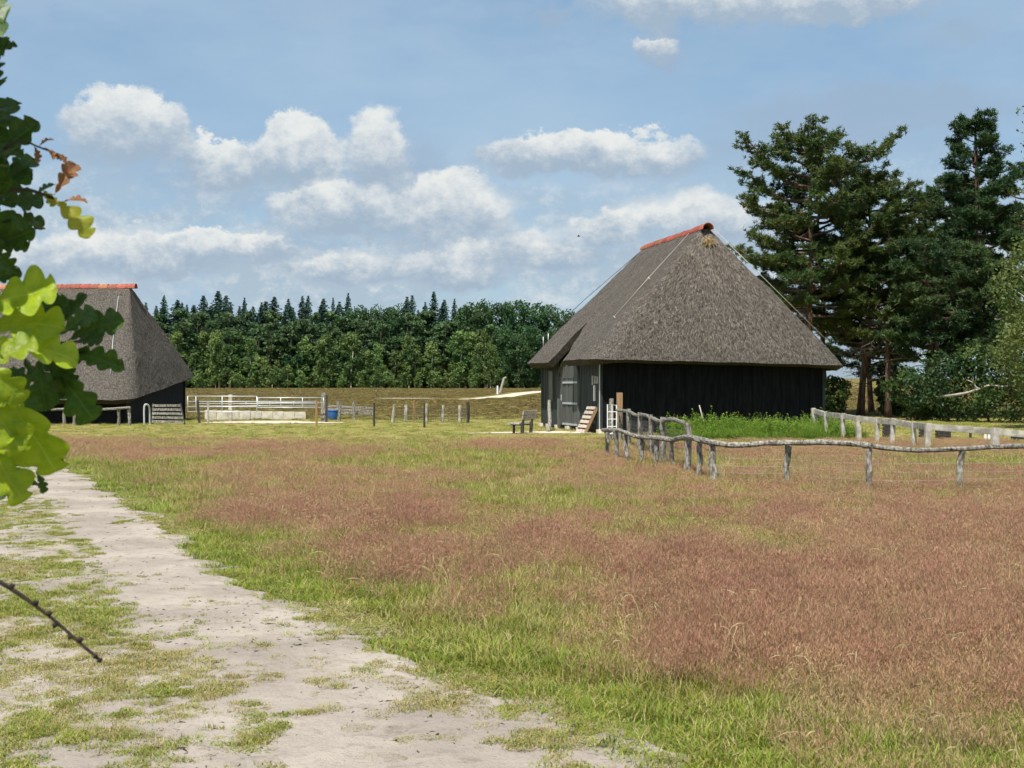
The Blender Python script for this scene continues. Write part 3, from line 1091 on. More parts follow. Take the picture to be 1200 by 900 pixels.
def post_mesh(p, h, r, seed, lean=(0, 0), mtl=None, parent=None, n=8):
    mb = MB()
    rg = np.random.default_rng(seed)
    k = 6
    z = np.linspace(-.15, h, k)
    pts = np.stack([p[0] + lean[0] * z + rg.normal(0, .012, k), p[1] + lean[1] * z + rg.normal(0, .012, k), p[2] + z], -1)
    mb.tube(pts, r * (1 + rg.normal(0, .07, k)), n + 1, rough=.09, seed=seed)
    return obj('post', mb, mtl, parent, smooth=False)


def smooth_path(pts, k=5):
    """Catmull-Rom through control points"""
    pts = np.asarray(pts, float)
    q = np.vstack([2 * pts[0] - pts[1], pts, 2 * pts[-1] - pts[-2]])
    out = []
    for i in range(1, len(q) - 2):
        for t in np.linspace(0, 1, k, endpoint=False):
            a, b, c, d = q[i - 1], q[i], q[i + 1], q[i + 2]
            out.append(.5 * ((2 * b) + (c - a) * t + (2 * a - 5 * b + 4 * c - d) * t * t + (3 * b - a - 3 * c + d) * t ** 3))
    out.append(pts[-1])
    return np.array(out)


def wire_net(name, A, B, z0, z1, rows, dx, parent, mtl, r=.0022, seed=0, sag=.02):
    A, B = np.asarray(A, float), np.asarray(B, float)
    L = np.linalg.norm((B - A)[:2])
    n = max(2, int(L / dx))
    mb = MB()
    rg = np.random.default_rng(seed)
    for z in np.linspace(z0, z1, rows):
        t = np.linspace(0, 1, 9)
        pts = A + (B - A) * t[:, None]
        pts[:, 2] = gz(pts[:, 0], pts[:, 1]) + z - sag * np.sin(pi * t) * rg.uniform(.2, 1.2) + rg.normal(0, .004, 9)
        mb.tube(pts, r, 3)
    for i in range(n + 1):
        p = A + (B - A) * i / n
        g = float(gz(p[0], p[1]))
        mb.tube([(p[0], p[1], g + z0 - .01), (p[0] + rg.normal(0, .01), p[1], g + (z0 + z1) / 2 - sag * .5), (p[0], p[1], g + z1 - sag * sin(pi * i / n) * .5)], r * .9, 3)
    return obj(name, mb, mtl, parent)


# front log fence: base pixel of each post, top row of the rail
FP = [(711, 534, 501), (723, 540, 502), (735, 543, 505), (751, 544, 508), (769, 546, 511), (787, 548, 513), (805, 556, 497), (819, 561, 513), (836, 566, 518),
      (921, 569, 520), (1017, 578, 524), (1124, 577, 526), (1236, 574, 523)]


def build_front_fence():
    c = G(900, 560)
    root = empty('log_fence', c, 'crooked weathered log rail fence on short posts with wire netting, nearest the camera', 'fence')
    pos = []
    for i, (u, vb, vt) in enumerate(FP):
        g = G(u, vb)
        g[1] -= .35 if i < 9 else .2
        g[0] = (u - 600) / F * g[1]
        g[2] = float(gz(g[0], g[1]))
        ztop = CH + (HZ - vt) / F * g[1]
        pos.append((g, ztop))
        post_mesh(g, ztop - g[2] + (.02 if i == 6 else -.03), .052 if i not in (6, 8) else .064, 100 + i, (random.uniform(-.06, .06), random.uniform(-.04, .04)), M['weather_wood'], root)
    # rail: wavy log from the first post round to the right
    cv = [(706, 503, 0), (723, 503, 1), (733, 506, 2), (742, 509.5, 2.5), (751, 511, 3), (769, 512, 4), (787, 514.5, 5), (796, 512.5, 5.6), (806, 511.5, 6), (819, 514, 7), (828, 516, 7.6), (836, 518, 8)]
    def Yi(t):
        i = int(t); f = t - i
        a = pos[i][0][1]; b = pos[min(i + 1, len(pos) - 1)][0][1]
        return a + (b - a) * f
    pts = smooth_path([P(u, v + 1, Yi(t) - .08) for u, v, t in cv], 4)
    mb = MB(); mb.tube(pts, np.linspace(.044, .056, len(pts)), 9, rough=.10, seed=3)
    obj('rail', mb, M['weather_wood'], root)
    cv = [(832, 518, 8), (850, 521, 8.15), (872, 521.5, 8.4), (895, 519.5, 8.7), (921, 519, 9), (965, 518.5, 9.5), (1000, 520, 9.8), (1022, 522, 10.03)]
    pts = smooth_path([P(u, v, Yi(t) - .06) for u, v, t in cv], 4)
    mb = MB(); mb.tube(pts, np.linspace(.052, .042, len(pts)), 9, rough=.09, seed=5)
    obj('rail', mb, M['weather_wood'], root)
    cv = [(1010, 521.5, 9.95), (1040, 525, 10.2), (1075, 527.5, 10.5), (1124, 526, 11), (1165, 523.5, 11.4), (1210, 523, 11.8), (1250, 524, 12)]
    pts = smooth_path([P(u, v, Yi(min(t, 11.99)) - .05) for u, v, t in cv], 4)
    mb = MB(); mb.tube(pts, np.linspace(.042, .038, len(pts)), 9, rough=.09, seed=6)
    obj('rail', mb, M['weather_wood'], root)
    for i in range(8, 12):
        wire_net('wire_netting', pos[i][0], pos[i + 1][0], .10, .60, 5, .16, root, M['wire'], .0026, i)
    # the raised back rail that runs to the barn corner
    bp = [(805, 497, 25.0), (777, 490, 27.5), (763, 487, 30.0), (750, 484, 33.0), (737, 480, 36.0), (727, 479, 39.0)]
    cv = [(803, 496, 24.9), (796, 494, 25.7), (790, 491.5, 26.4), (780, 492.5, 27.2), (773, 494, 28.0), (764, 490, 30), (755, 486.5, 32), (745, 486.5, 34.2), (737, 482.5, 36), (723, 480.5, 39)]
    pts = smooth_path([P(u, v, y - .05) for u, v, y in cv], 4)
    mb = MB(); mb.tube(pts, np.linspace(.045, .048, len(pts)), 9, rough=.09, seed=9)
    obj('rail', mb, M['weather_wood'], root)
    for i, (u, v, y) in enumerate(bp[1:]):
        p = P(u, v, y)
        post_mesh((p[0], y, 0), p[2] + .02, .062, 140 + i, (0, 0), M['weather_wood'], root)
    for i in range(4):
        a, b = P(*bp[i]), P(*bp[i + 1])
        wire_net('wire_netting', (a[0], a[1], 0), (b[0], b[1], 0), .35, .85, 6, .14, root, M['wire_dark'], .004, 30 + i)


build_front_fence()


def build_plank_fence():
    """pale squared plank fence from the barn's right corner"""
    pts = [(954, 478, 44.5, .07), (968, 482, 43, .06), (988, 484, 41, .065), (1006, 487, 39.2, .075), (1028, 489, 38.2, .055), (1046, 490, 37.0, .06), (1071, 494, 35.2, .06), (1087, 495.5, 33.6, .075), (1166, 501, 32.2, .085), (1262, 509, 30.5, .07)]
    root = empty('plank_fence', (P(*pts[3][:3])[0], pts[3][2], 0), 'pale squared plank rail fence behind the log fence, starting at the barn corner', 'fence')
    tops = []
    for i, (u, v, y, w) in enumerate(pts):
        p = P(u, v, y)
        tops.append(p)
        mb = MB()
        lx = random.uniform(-.03, .03)
        mb.beam((p[0] - lx, y, -.1), (p[0] + lx, y, p[2]), w * 2 * .9, w * 2 * .8, up=(0, 1, 0), jit=.006)
        obj('post', mb, M['pale_wood'], root)
    for i in range(len(tops) - 1):
        a, b = tops[i].copy(), tops[i + 1].copy()
        for q in (a, b):
            q[1] += .09
            q[2] -= .10
        if i % 2:
            a[1] += .012; b[1] += .012
        mb = MB(); mb.beam(a, b, .05, .17 if i < 7 else .16, jit=.006)
        obj('rail', mb, M['pale_wood'], root)


build_plank_fence()


def build_crates():
    """dark slatted crates standing in the grass behind the plank fence"""
    def crate_parts(root, w, d, h):
        pm = MB(); pm.box((0, 0, .5), (.5, .5, .5)); pl = pm.mesh('slat', M['dark_wood'])
        mb = MB(); mb.box((0, 0, h / 2 + .02), (w / 2 - .03, d / 2 - .03, h / 2 - .03))
        o = bpy.data.objects.new('body', mb.mesh('body', M['rubber'])); o.parent = root; link(o)
        for k in range(4):
            z = h * (k + .1) / 4
            share('slat', pl, root, (0, -d / 2, z), (0, 0, 0), (w, .02, h / 4 * .8))
            share('slat', pl, root, (-w / 2, 0, z), (0, 0, 0), (.02, d, h / 4 * .8))
            share('slat', pl, root, (w / 2, 0, z), (0, 0, 0), (.02, d, h / 4 * .8))
        for k in (-1, 0, 1):
            share('slat', pl, root, (k * (w / 2 - .03), -d / 2 - .022, 0), (0, 0, 0), (.05, .02, h))
    L = [(963, 507, 484, 15, 'dark slatted crate close by the barn, first behind the plank fence'), (981, 507, 485, 13, 'dark slatted crate by the third plank fence post'),
         (1040, 513, 496, 10, 'narrow dark crate seen under the rail left of the mid fence posts'), (1082, 513, 498, 9, 'small dark crate half hidden behind a plank fence post'),
         (1105, 515, 500, 15, 'wide dark crate under the long plank rail'), (1196, 517, 505, 17, 'low dark crate at the right edge of the picture')]
    for (u, vb, vt, wpx, lab) in L:
        g = G(u, vb)
        s = g[1] / F
        root = empty('crate', (g[0], g[1], float(gz(g[0], g[1]))), lab, 'crate', 'dark crates behind the plank fence', radians(random.uniform(-12, 12)))
        crate_parts(root, wpx * s, wpx * s * .8, (vb - vt) * s)
    # two short white marker posts in the grass
    for du, lab in ((-2.2, 'left of two short white marker posts under the plank rail'), (2.0, 'right of two short white marker posts under the plank rail')):
        g = G(1157 + du, 517.5)
        root = empty('marker_post', g, lab, 'marker post', 'white marker posts')
        mb = MB(); mb.tube([g, g + np.array([0, 0, .10]), g + np.array([0, 0, .26])], [.045, .042, .04], 8)
        obj('post_body', mb, M['white_paint'], root)
        mb = MB(); mb.tube([g + np.array([0, 0, .26]), g + np.array([.012, 0, .34]), g + np.array([.03, 0, .42])], [.045, .03, .012], 8)
        obj('cap', mb, M['straw_new'], root)
    g = G(1137, 515.5)
    o = obj('stake', (lambda m: (m.tube([g, g + np.array([.01, 0, .28])], .04, 6), m)[1])(MB()), M['dark_wood'])
    tag(o, 'single short dark stake in the grass under the plank rail', 'stake')


build_crates()


def build_gate_bits():
    # small white metal gate panel, with its two posts
    y = 39.3
    a, b = P(712, 474, y), P(722.5, 475, y)
    root = empty('metal_gate', (a[0], y, 0), 'small pale metal barred gate where the log fence meets the barn', 'gate')
    mb = MB()
    zb = .25
    mb.tube([(a[0], y, zb), (a[0], y, a[2]), (b[0], y, b[2]), (b[0], y, zb), (a[0], y, zb)], .022, 6)
    obj('gate_frame', mb, M['white_paint'], root)
    for k in range(1, 4):
        z = zb + (a[2] - zb) * k / 4
        mb = MB(); mb.tube([(a[0], y, z), (b[0], y, z)], .014, 6)
        obj('bar', mb, M['white_paint'], root)
    mb = MB(); m_ = (a[0] + b[0]) / 2
    mb.tube([(m_, y, zb), (m_, y, a[2])], .016, 6)
    obj('bar', mb, M['white_paint'], root)
    p = P(716.5, 467, 39.7)
    mb = MB(); mb.tube([(p[0], 39.7, -.1), (p[0], 39.7, p[2])], .075, 8, rough=.04)
    tag(obj('gate_post', mb, M['weather_wood']), 'stout grey round post behind the small metal gate', 'post')
    p = P(726, 460, 40.2)
    mb = MB(); mb.beam((p[0], 40.2, -.1), (p[0], 40.2, p[2]), .17, .15, up=(0, 1, 0), jit=.005)
    tag(obj('timber_post', mb, M['brown_wood']), 'tall square brown timber post beside the small metal gate', 'post')
    # leaning stick at the weeds
    a, b = P(819.5, 475, 44.0), P(826, 503, 43.4)
    mb = MB(); mb.tube([b - np.array([0, 0, .35]), b, (a + b) / 2 + np.array([.01, 0, 0]), a], [.028, .027, .024, .02], 6)
    tag(obj('stick', mb, M['dead_wood']), 'thin bare stick leaning among the green weeds by the barn wall', 'stick')
    # pole against the side wall
    a, b = P(643.5, 470, 51.6), P(642, 507, 48.2)
    b[2] = 0
    mb = MB(); mb.tube(smooth_path([b, b * .7 + a * .3 + np.array([.06, 0, 0]), b * .3 + a * .7 + np.array([.02, 0, 0]), a], 3), np.linspace(.075, .06, 10), 7, rough=.04)
    tag(obj('pole', mb, M['weather_wood']), 'grey wooden pole leaning on the barn wall left of the arched door', 'pole')


build_gate_bits()


def build_pallet():
    at, u, v = frame(BO, TH)
    a = at(.22, 1.9, 0)
    root = empty('pallet', a, 'pale wooden pallet leaning against the barn wall right of the arched door', 'pallet')
    d = v
    top, bot = at(.58, 1.35, .98), at(.12, 1.35, .02)
    lean = top - bot; hgt = np.linalg.norm(lean); lean /= hgt
    nrm = np.cross(lean, d)
    if nrm[0] > 0:
        nrm = -nrm
    for k in range(6):
        h = hgt * (.06 + .176 * k)
        mb = MB(); mb.box(bot + lean * h + d * .55, (.58, .012, .060), (d, nrm, lean), jit=.004)
        obj('slat', mb, M['pallet_wood'], root)
    for k in (.02, .55, 1.08):
        mb = MB(); mb.box(bot + lean * hgt * .5 + d * k - nrm * .065, (.04, .05, hgt * .5), (d, nrm, lean))
        obj('stringer', mb, M['brown_wood'], root)


build_pallet()


def build_bench():
    g = G(618, 508.5)
    root = empty('bench', g, 'weathered wooden bench with plank back standing in front of the barn door', 'bench')
    # long axis mostly towards the camera, sitter faces left
    ang = radians(66)
    d = np.array([cos(ang), sin(ang), 0]); d /= np.linalg.norm(d)
    n = np.array([-d[1], d[0], 0])       # towards the sitter's front
    c = np.array([g[0] - .05, g[1] + .35, 0])
    mb = MB(); mb.box(c + n * .10 + np.array([0, 0, .38]), (.62, .11, .03), (d, n, (0, 0, 1)), jit=.004)
    obj('seat_plank', mb, M['bench_wood'], root)
    mb = MB(); mb.box(c + n * .34 + np.array([0, 0, .38]), (.62, .11, .03), (d, n, (0, 0, 1)), jit=.004)
    obj('seat_plank', mb, M['bench_wood'], root)
    bn = np.array([-n[0] * .18, -n[1] * .18, .98])
    for h in (.60, .77):
        mb = MB(); mb.box(c - n * (.09 + (h - .4) * .2) + np.array([0, 0, h]), (.62, .02, .075), (d, np.cross(bn, d), bn), jit=.003)
        obj('back_plank', mb, M['bench_wood'], root)
    for s in (-.4, .4):
        mb = MB()
        mb.beam(c + d * s - n * .02 + np.array([0, 0, -.05]), c + d * s - n * .05 + np.array([0, 0, .42]), .09, .10, up=d)
        mb.beam(c + d * s - n * .05 + np.array([0, 0, .35]), c + d * s - n * .125 + np.array([0, 0, .82]), .07, .07, up=d)
        mb.beam(c + d * s - n * .06 + np.array([0, 0, .33]), c + d * s + n * .42 + np.array([0, 0, .33]), .06, .05)
        mb.beam(c + d * s + n * .30 + np.array([0, 0, -.05]), c + d * s + n * .30 + np.array([0, 0, .33]), .07, .07, up=d)
        obj('leg_frame', mb, M['dark_wood'], root)


build_bench()


def build_left_yard():
    # low hitching rail before the left barn
    root = empty('hitching_rail', (-19.5, 56.6, 0), 'low pale pole rail on short posts in front of the left barn', 'rail')
    for u in (8, 38, 75, 87, 139, 152):
        g = G(u, 497.5); g[1] = 56.6; g[0] = (u - 600) / F * 56.6
        post_mesh((g[0], g[1], 0), .78, .07, 200 + u, (random.uniform(-.03, .03), 0), M['weather_wood'], root)
    for a, b, k in ((-20, 60, 1), (60, 108, 2), (106, 153, 3)):
        p, q = P(a, 480.5, 56.5), P(b, 477.5 if k > 1 else 479, 56.5)
        mb = MB(); mb.tube(log_pts(p, q, 8, .012, k), .055, 8, rough=.05, seed=k)
        obj('rail', mb, M['weather_wood'], root)
    # hurdle leaning on the end wall
    root = empty('hurdle', G(195, 498), 'grey slatted wooden hurdle leaning against the end of the left barn', 'hurdle')
    a, b = P(178, 495, 57.6), P(216, 496, 57.9)
    top_a, top_b = P(179, 474, 58.0), P(211, 474, 58.3)
    for k in range(5):
        t = .06 + k * .22
        mb = MB(); mb.beam(a + (top_a - a) * t, b + (top_b - b) * t, .03, .115, jit=.004)
        obj('slat', mb, M['weather_wood'], root)
    for (x, y) in ((a, top_a), (b, top_b)):
        mb = MB(); mb.beam(x + np.array([0, .06, -.05]), y + np.array([0, .06, .03]), .06, .08, up=(0, 1, 0))
        obj('upright', mb, M['dark_wood'], root)
    # bent pipe hoop beside it
    a, b, c, d = P(169, 498, 57), P(169, 477, 57), P(172, 474, 57.05), P(175.5, 498, 57.3)
    mb = MB(); mb.tube(smooth_path([a, b, c, P(175, 478, 57.2), d], 4), .04, 7)
    tag(obj('pipe_hoop', mb, M['steel']), 'bent metal pipe hoop standing left of the leaning hurdle', 'hoop')
    # galvanised cattle gates
    def gate(name, lab, u0, u1, y0, y1, vt, rails, vb, verts):
        root = empty(name, (P(u0, 0, y0)[0], y0, 0), lab, 'gate', 'galvanised gates of the sheep pen')
        z = [CH + (HZ - v) / F * y0 for v in rails]
        A = np.array([(u0 - 600) / F * y0, y0, 0]); B = np.array([(u1 - 600) / F * y1, y1, 0])
        for q in z:
            mb = MB(); mb.tube([A + np.array([0, 0, q]), B + np.array([0, 0, q])], .024, 6)
            obj('rail', mb, M['steel'], root, smooth=True)
        for t in verts:
            p = A + (B - A) * t
            mb = MB(); mb.tube([p + np.array([0, -.004, z[-1]]), p + np.array([0, -.004, z[0]])], .022, 6)
            obj('upright', mb, M['steel'], root, smooth=True)
    gate('field_gate', 'long galvanised barred gate left of the pen, against the barn corner', 220, 301, 61.5, 61, 464, (464.3, 470.5, 476.5, 482.5), 494, (0, .12, .5, 1))
    gate('field_gate', 'long galvanised barred gate right of the pen, ending at the dark post', 302, 379, 61, 61.5, 465, (466, 471.8, 477.5), 494, (0, .35, .68, 1))
    gate('field_gate', 'galvanised barred gate at the back of the pen', 232, 372, 71.5, 72, 466, (470.5, 473, 475.8), 490, (0, .2, .4, .6, .8, 1))
    # the posts of the pen
    LP = [(270, 462, 63.5, .16, 'pale_wood', 'pale squared post at the middle of the pen gates'), (379, 460, 62, .20, 'weather_wood', 'broad pale topped post at the right end of the pen gates'),
          (234, 469, 60.6, .10, 'dark_wood', 'dark leaning post behind the gate next to the left barn')]
    for (u, v, y, w, m_, lab) in LP:
        p = P(u, v, y)
        mb = MB(); mb.beam((p[0], y, -.1), (p[0] - (.1 if m_ == 'dark_wood' else 0), y, p[2]), w, w, up=(0, 1, 0), jit=.006)
        tag(obj('pen_post', mb, M[m_]), lab, 'post')
    p = P(382.5, 463, 61.4)
    mb = MB(); mb.beam((p[0], 61.4, -.1), (p[0], 61.4, p[2]), .1, .1, up=(0, 1, 0))
    tag(obj('pen_post', mb, M['dark_wood']), 'black slim post touching the broad pale topped pen post', 'post')
    # low concrete wall
    rootw = empty('pen_wall', (-12.5, 66, 0), 'low pale concrete block wall inside the sheep pen', 'wall')
    A, B = P(240, 0, 66.5), P(358, 0, 68.5)
    n = 9
    for i in range(n):
        a = A + (B - A) * (i + .02) / n; b = A + (B - A) * (i + .98) / n
        h = .52 - .016 * i
        mb = MB(); mb.beam((a[0], a[1], h / 2), (b[0], b[1], h / 2), .22, h, jit=.008)
        obj('block', mb, M['concrete'], rootw)
    # blue tub
    g = G(390.5, 491); g[1] = 66.5; g[0] = (390 - 600) / F * 66.5
    root = empty('tub', (g[0], g[1], 0), 'blue plastic tub on the grass right of the pen', 'tub')
    mb = MB()
    mb.tube([(g[0], g[1], 0), (g[0], g[1], .06), (g[0], g[1], .42), (g[0], g[1], .5)], [.2, .24, .29, .30], 16)
    obj('tub_body', mb, M['blue_plastic'], root, smooth=True)
    mb = MB(); mb.tube([(g[0] + .31 * cos(t), g[1] + .31 * sin(t), .5) for t in np.linspace(0, 2 * pi, 17)], .022, 6)
    obj('rim', mb, M['blue_plastic'], root, smooth=True)
    # board fence right of the tub
    root = empty('board_fence', (-12, 68, 0), 'grey three board fence right of the blue tub', 'fence')
    A0, B0 = P(384, 0, 68.5), P(438, 0, 66.5)
    for k, (v0, v1) in enumerate(((475.5, 478.5), (479.5, 482), (483, 485.5))):
        a = P(384, v0, 68.5); b = P(438, v1, 66.5)
        mb = MB(); mb.beam(a, b, .04, .12, jit=.006)
        obj('board', mb, M['weather_wood'], root)
    for u, v, y, lx in ((398, 470, 64, .02), (416, 469.5, 66.8, -.10), (396, 470.5, 68, 0)):
        p = P(u, v, y)
        post_mesh((p[0], y, 0), p[2], .07, u, (lx, 0), M['weather_wood'], root)
    # posts in a loose row with netting
    root = empty('wire_fence', (-5.5, 64, 0), 'far wire netting fence on thin leaning posts across the meadow', 'fence')
    W_ = [(461, 474, 495, .10), (476, 474, 494, .0), (499.5, 473.5, 495, .0), (519, 475, 494, .06), (539, 474.5, 494, .01), (548.5, 471, 495, 0)]
    prev = None
    for i, (u, vt, vb, lean) in enumerate(W_):
        g = G(u, vb + 1)
        p = P(u, vt, g[1])
        post_mesh((g[0] - lean * .4, g[1], 0), p[2], .075, 300 + i, (lean, 0), M['pale_wood' if i < 5 else 'dark_wood'], root)
        if prev is not None:
            wire_net('wire_netting', prev, g, .08, .72, 6, .22, root, M['wire_dark'], .008, 50 + i, .06)
        prev = g
    # thin lone stakes
    for (u, vt, vb, lab) in ((485, 469, 494, 'thin brown stake, tallest inside the far wire fence'), (497.3, 472, 501, 'thin dark stake in front of the far wire fence'),
                             (438.5, 472, 500.5, 'thin dark stake at the end of the three board fence'), (371, 469, 500, 'thin brown stake in front of the pen gate, left of the broad post'),
                             (244, 471.5, 496.5, 'thin pale stake in front of the pen gate by the left barn')):
        g = G(u, vb); p = P(u, vt, g[1])
        mb = MB(); mb.tube([(g[0], g[1], -.1), (g[0], g[1], p[2] * .5), (p[0], g[1], p[2])], [.05, .05, .045], 6, rough=.05)
        tag(obj('stake', mb, M['brown_wood' if 'brown' in lab else ('pale_wood' if 'pale' in lab else 'dark_wood')]), lab, 'stake')
    # two pale posts far out on the heath
    for (u, vt, vb, lean, r, lab) in ((583, 452, 462, 0, .14, 'short white post far out on the heath by the sand path'), (590.5, 443.5, 461, .28, .2, 'leaning dead white trunk far out on the heath')):
        y = heath_y(vb); z = float(gz((u - 600) / F * y, y)); p = P(u, vt, y)
        mb = MB()
        x0 = p[0] - lean * (p[2] - z)
        top = [(x0, y, z - .1), (x0 + lean * .5 * (p[2] - z), y, (z + p[2]) / 2), (p[0], y, p[2])]
        if lean:
            top.append((p[0] + .35, y, p[2] + .2))
        mb.tube(top, [r, r * .9, r * .75, r * .5][:len(top)], 7, rough=.06)
        tag(obj('heath_post', mb, M['white_paint' if not lean else 'dead_wood']), lab, 'post')


build_left_yard()


# ------------------------------------------------------------------ trees
def tufts(cent, L, K, wid, rg, up=.35, mats=1):
    """needle tufts: K thin triangles round each centre"""
    cent = np.asarray(cent)
    n = len(cent)
    d = rg.normal(0, 1, (n, K, 3))
    d[..., 2] = d[..., 2] * .8 + up
    d /= np.linalg.norm(d, axis=-1, keepdims=True)
    s = np.cross(d, rg.normal(0, 1, (n, K, 3)))
    s /= np.linalg.norm(s, axis=-1, keepdims=True) + 1e-9
    l = L * rg.uniform(.6, 1.2, (n, K, 1))
    c = cent[:, None, :] + rg.normal(0, L * .15, (n, K, 3))
    a = c + s * wid * .5
    b = c - s * wid * .5
    t = c + d * l
    V = np.stack([a, b, t], 2).reshape(-1, 3)
    return V, np.arange(n * K * 3).reshape(-1, 3)


def leaves(cent, size, rg, flat=.0):
    """leaf-sized quads (kites) with random tilt"""
    cent = np.asarray(cent)
    n = len(cent)
    d = rg.normal(0, 1, (n, 3)); d /= np.linalg.norm(d, axis=1, keepdims=True)
    q = rg.normal(0, 1, (n, 3)); q[:, 2] *= (1 - flat)
    s = np.cross(d, q); s /= np.linalg.norm(s, axis=1, keepdims=True) + 1e-9
    z = size * rg.uniform(.6, 1.25, (n, 1))
    V = np.stack([cent - d * z, cent + s * z * .6, cent + d * z, cent - s * z * .6], 1).reshape(-1, 3)
    return V, np.arange(n * 4).reshape(-1, 4)


def trunk_pts(h, lean, seed, k=9, wob=.1):
    rg = np.random.default_rng(seed)
    z = np.linspace(-.3, h, k)
    w = np.cumsum(rg.normal(0, wob, (k, 2)), axis=0); w -= w[0]
    return np.stack([lean[0] * z / h + w[:, 0], lean[1] * z / h + w[:, 1], z], -1)


def pine_tree(name, label, base, h, z0, spread, seed, r=.24, lean=(0, 0), nb=40, mtl='pine', prof=None, tuft_n=1.0, dead=True, group='pines right of the barn', skip=0.0, twig=.10):
    """Scots or black pine: bare trunk, upcurved limbs, needle tufts in plates"""
    rg = np.random.default_rng(seed)
    root = empty(name, (base[0], base[1], float(gz(base[0], base[1]))), label, 'tree', group)
    tp = trunk_pts(h * .97, lean, seed)
    mb = MB(); mb.tube(tp, r * np.linspace(1, .22, len(tp)) * np.r_[1.25, np.ones(len(tp) - 1)], 8, rough=.03, seed=seed)
    def at_h(z):
        return np.array([np.interp(z, tp[:, 2], tp[:, 0]), np.interp(z, tp[:, 2], tp[:, 1]), z])
    cents, lm = [], MB()
    prof = prof or (lambda t: np.sin(pi * (.18 + .80 * t)) ** .8)
    for i in range(nb):
        t = (i + rg.random() * .9) / nb
        z = z0 + (h - z0) * t ** 1.05
        az = i * 2.399 + rg.normal(0, .4)
        ln = spread * prof(t) * rg.uniform(.72, 1.12)
        if rg.random() < skip:
            ln *= .45
        s = at_h(min(z, h * .96))
        out = np.array([cos(az), sin(az), 0])
        rise = rg.uniform(.05, .28) + .75 * t ** 2
        pts = [s, s + out * ln * .35 + np.array([0, 0, ln * rise * .15]), s + out * ln * .7 + np.array([0, 0, ln * rise * .5]), s + out * ln + np.array([0, 0, ln * rise])]
        pts = smooth_path(np.array(pts) + np.r_[np.zeros((1, 3)), rg.normal(0, .06 * ln, (3, 3))], 3)
        rr = max(.02, .032 * ln)
        lm.tube(pts, np.linspace(rr, rr * .25, len(pts)), 5)
        side = np.cross(out, (0, 0, 1))
        ns = int(4 + ln * 2.2)
        for k in range(ns):
            f = .34 + .66 * (k + rg.random()) / ns
            p = pts[min(int(f * (len(pts) - 1)), len(pts) - 2)]
            q = pts[min(int(f * (len(pts) - 1)), len(pts) - 2) + 1]
            p = p + (q - p) * rg.random()
            sd = (side * rg.choice([-1, 1]) * rg.uniform(.5, 1.0) + out * rg.uniform(.2, .9) + np.array([0, 0, rg.uniform(.0, .5)]))
            sd /= np.linalg.norm(sd)
            sl = ln * rg.uniform(.16, .36) * (1.25 - f * .5) + .15
            e = p + sd * sl
            if rg.random() < .8:
                lm.tube([p, e], [rr * .4, rr * .15], 4)
            m = max(4, int((4.6 + sl * 11.5) * tuft_n))
            for _ in range(m):
                g = p + (e - p) * rg.uniform(.2, 1.2) + rg.normal(0, .15, 3) * np.array([1, 1, .55])
                cents.append(g)
        cents.append(pts[-1])
    # leader
    top = at_h(h * .96)
    for _ in range(int(26 * tuft_n)):
        cents.append(top + rg.normal(0, 1, 3) * np.array([.25, .25, .4]))
    V, Fc = tufts(np.array(cents), .25, 13, .056, rg)
    cm = MB(); cm.addn(V, Fc)
    share('trunk', mb.mesh('trunk', M['pine_bark'], True), root)
    share('limbs', lm.mesh('limbs', M['pine_bark']), root)
    c = share('crown', cm.mesh('crown', M[mtl]), root)
    if dead:
        dm = MB()
        for i in range(int(nb * .7)):
            z = max(1.2, z0 * rg.uniform(.6, 1.1)) + (h - z0) * .3 * rg.random()
            az = rg.random() * 2 * pi
            s = at_h(z)
            ln = rg.uniform(.8, 2.4)
            out = np.array([cos(az), sin(az), rg.uniform(-.25, .15)])
            pts = np.array([s, s + out * ln * .5, s + out * ln + np.array([0, 0, rg.uniform(-.3, .2)])])
            dm.tube(pts, [.03, .02, .008], 4)
            for k in range(7):
                p = pts[1] + (pts[2] - pts[1]) * rg.random() if rg.random() < .6 else pts[0] + (pts[1] - pts[0]) * rg.random()
                e = p + rg.normal(0, 1, 3) * ln * .2
                dm.tube([p, e], [.012, .005], 3)
        share('dead_branches', dm.mesh('dead_branches', M['dead_twig']), root)
    return root


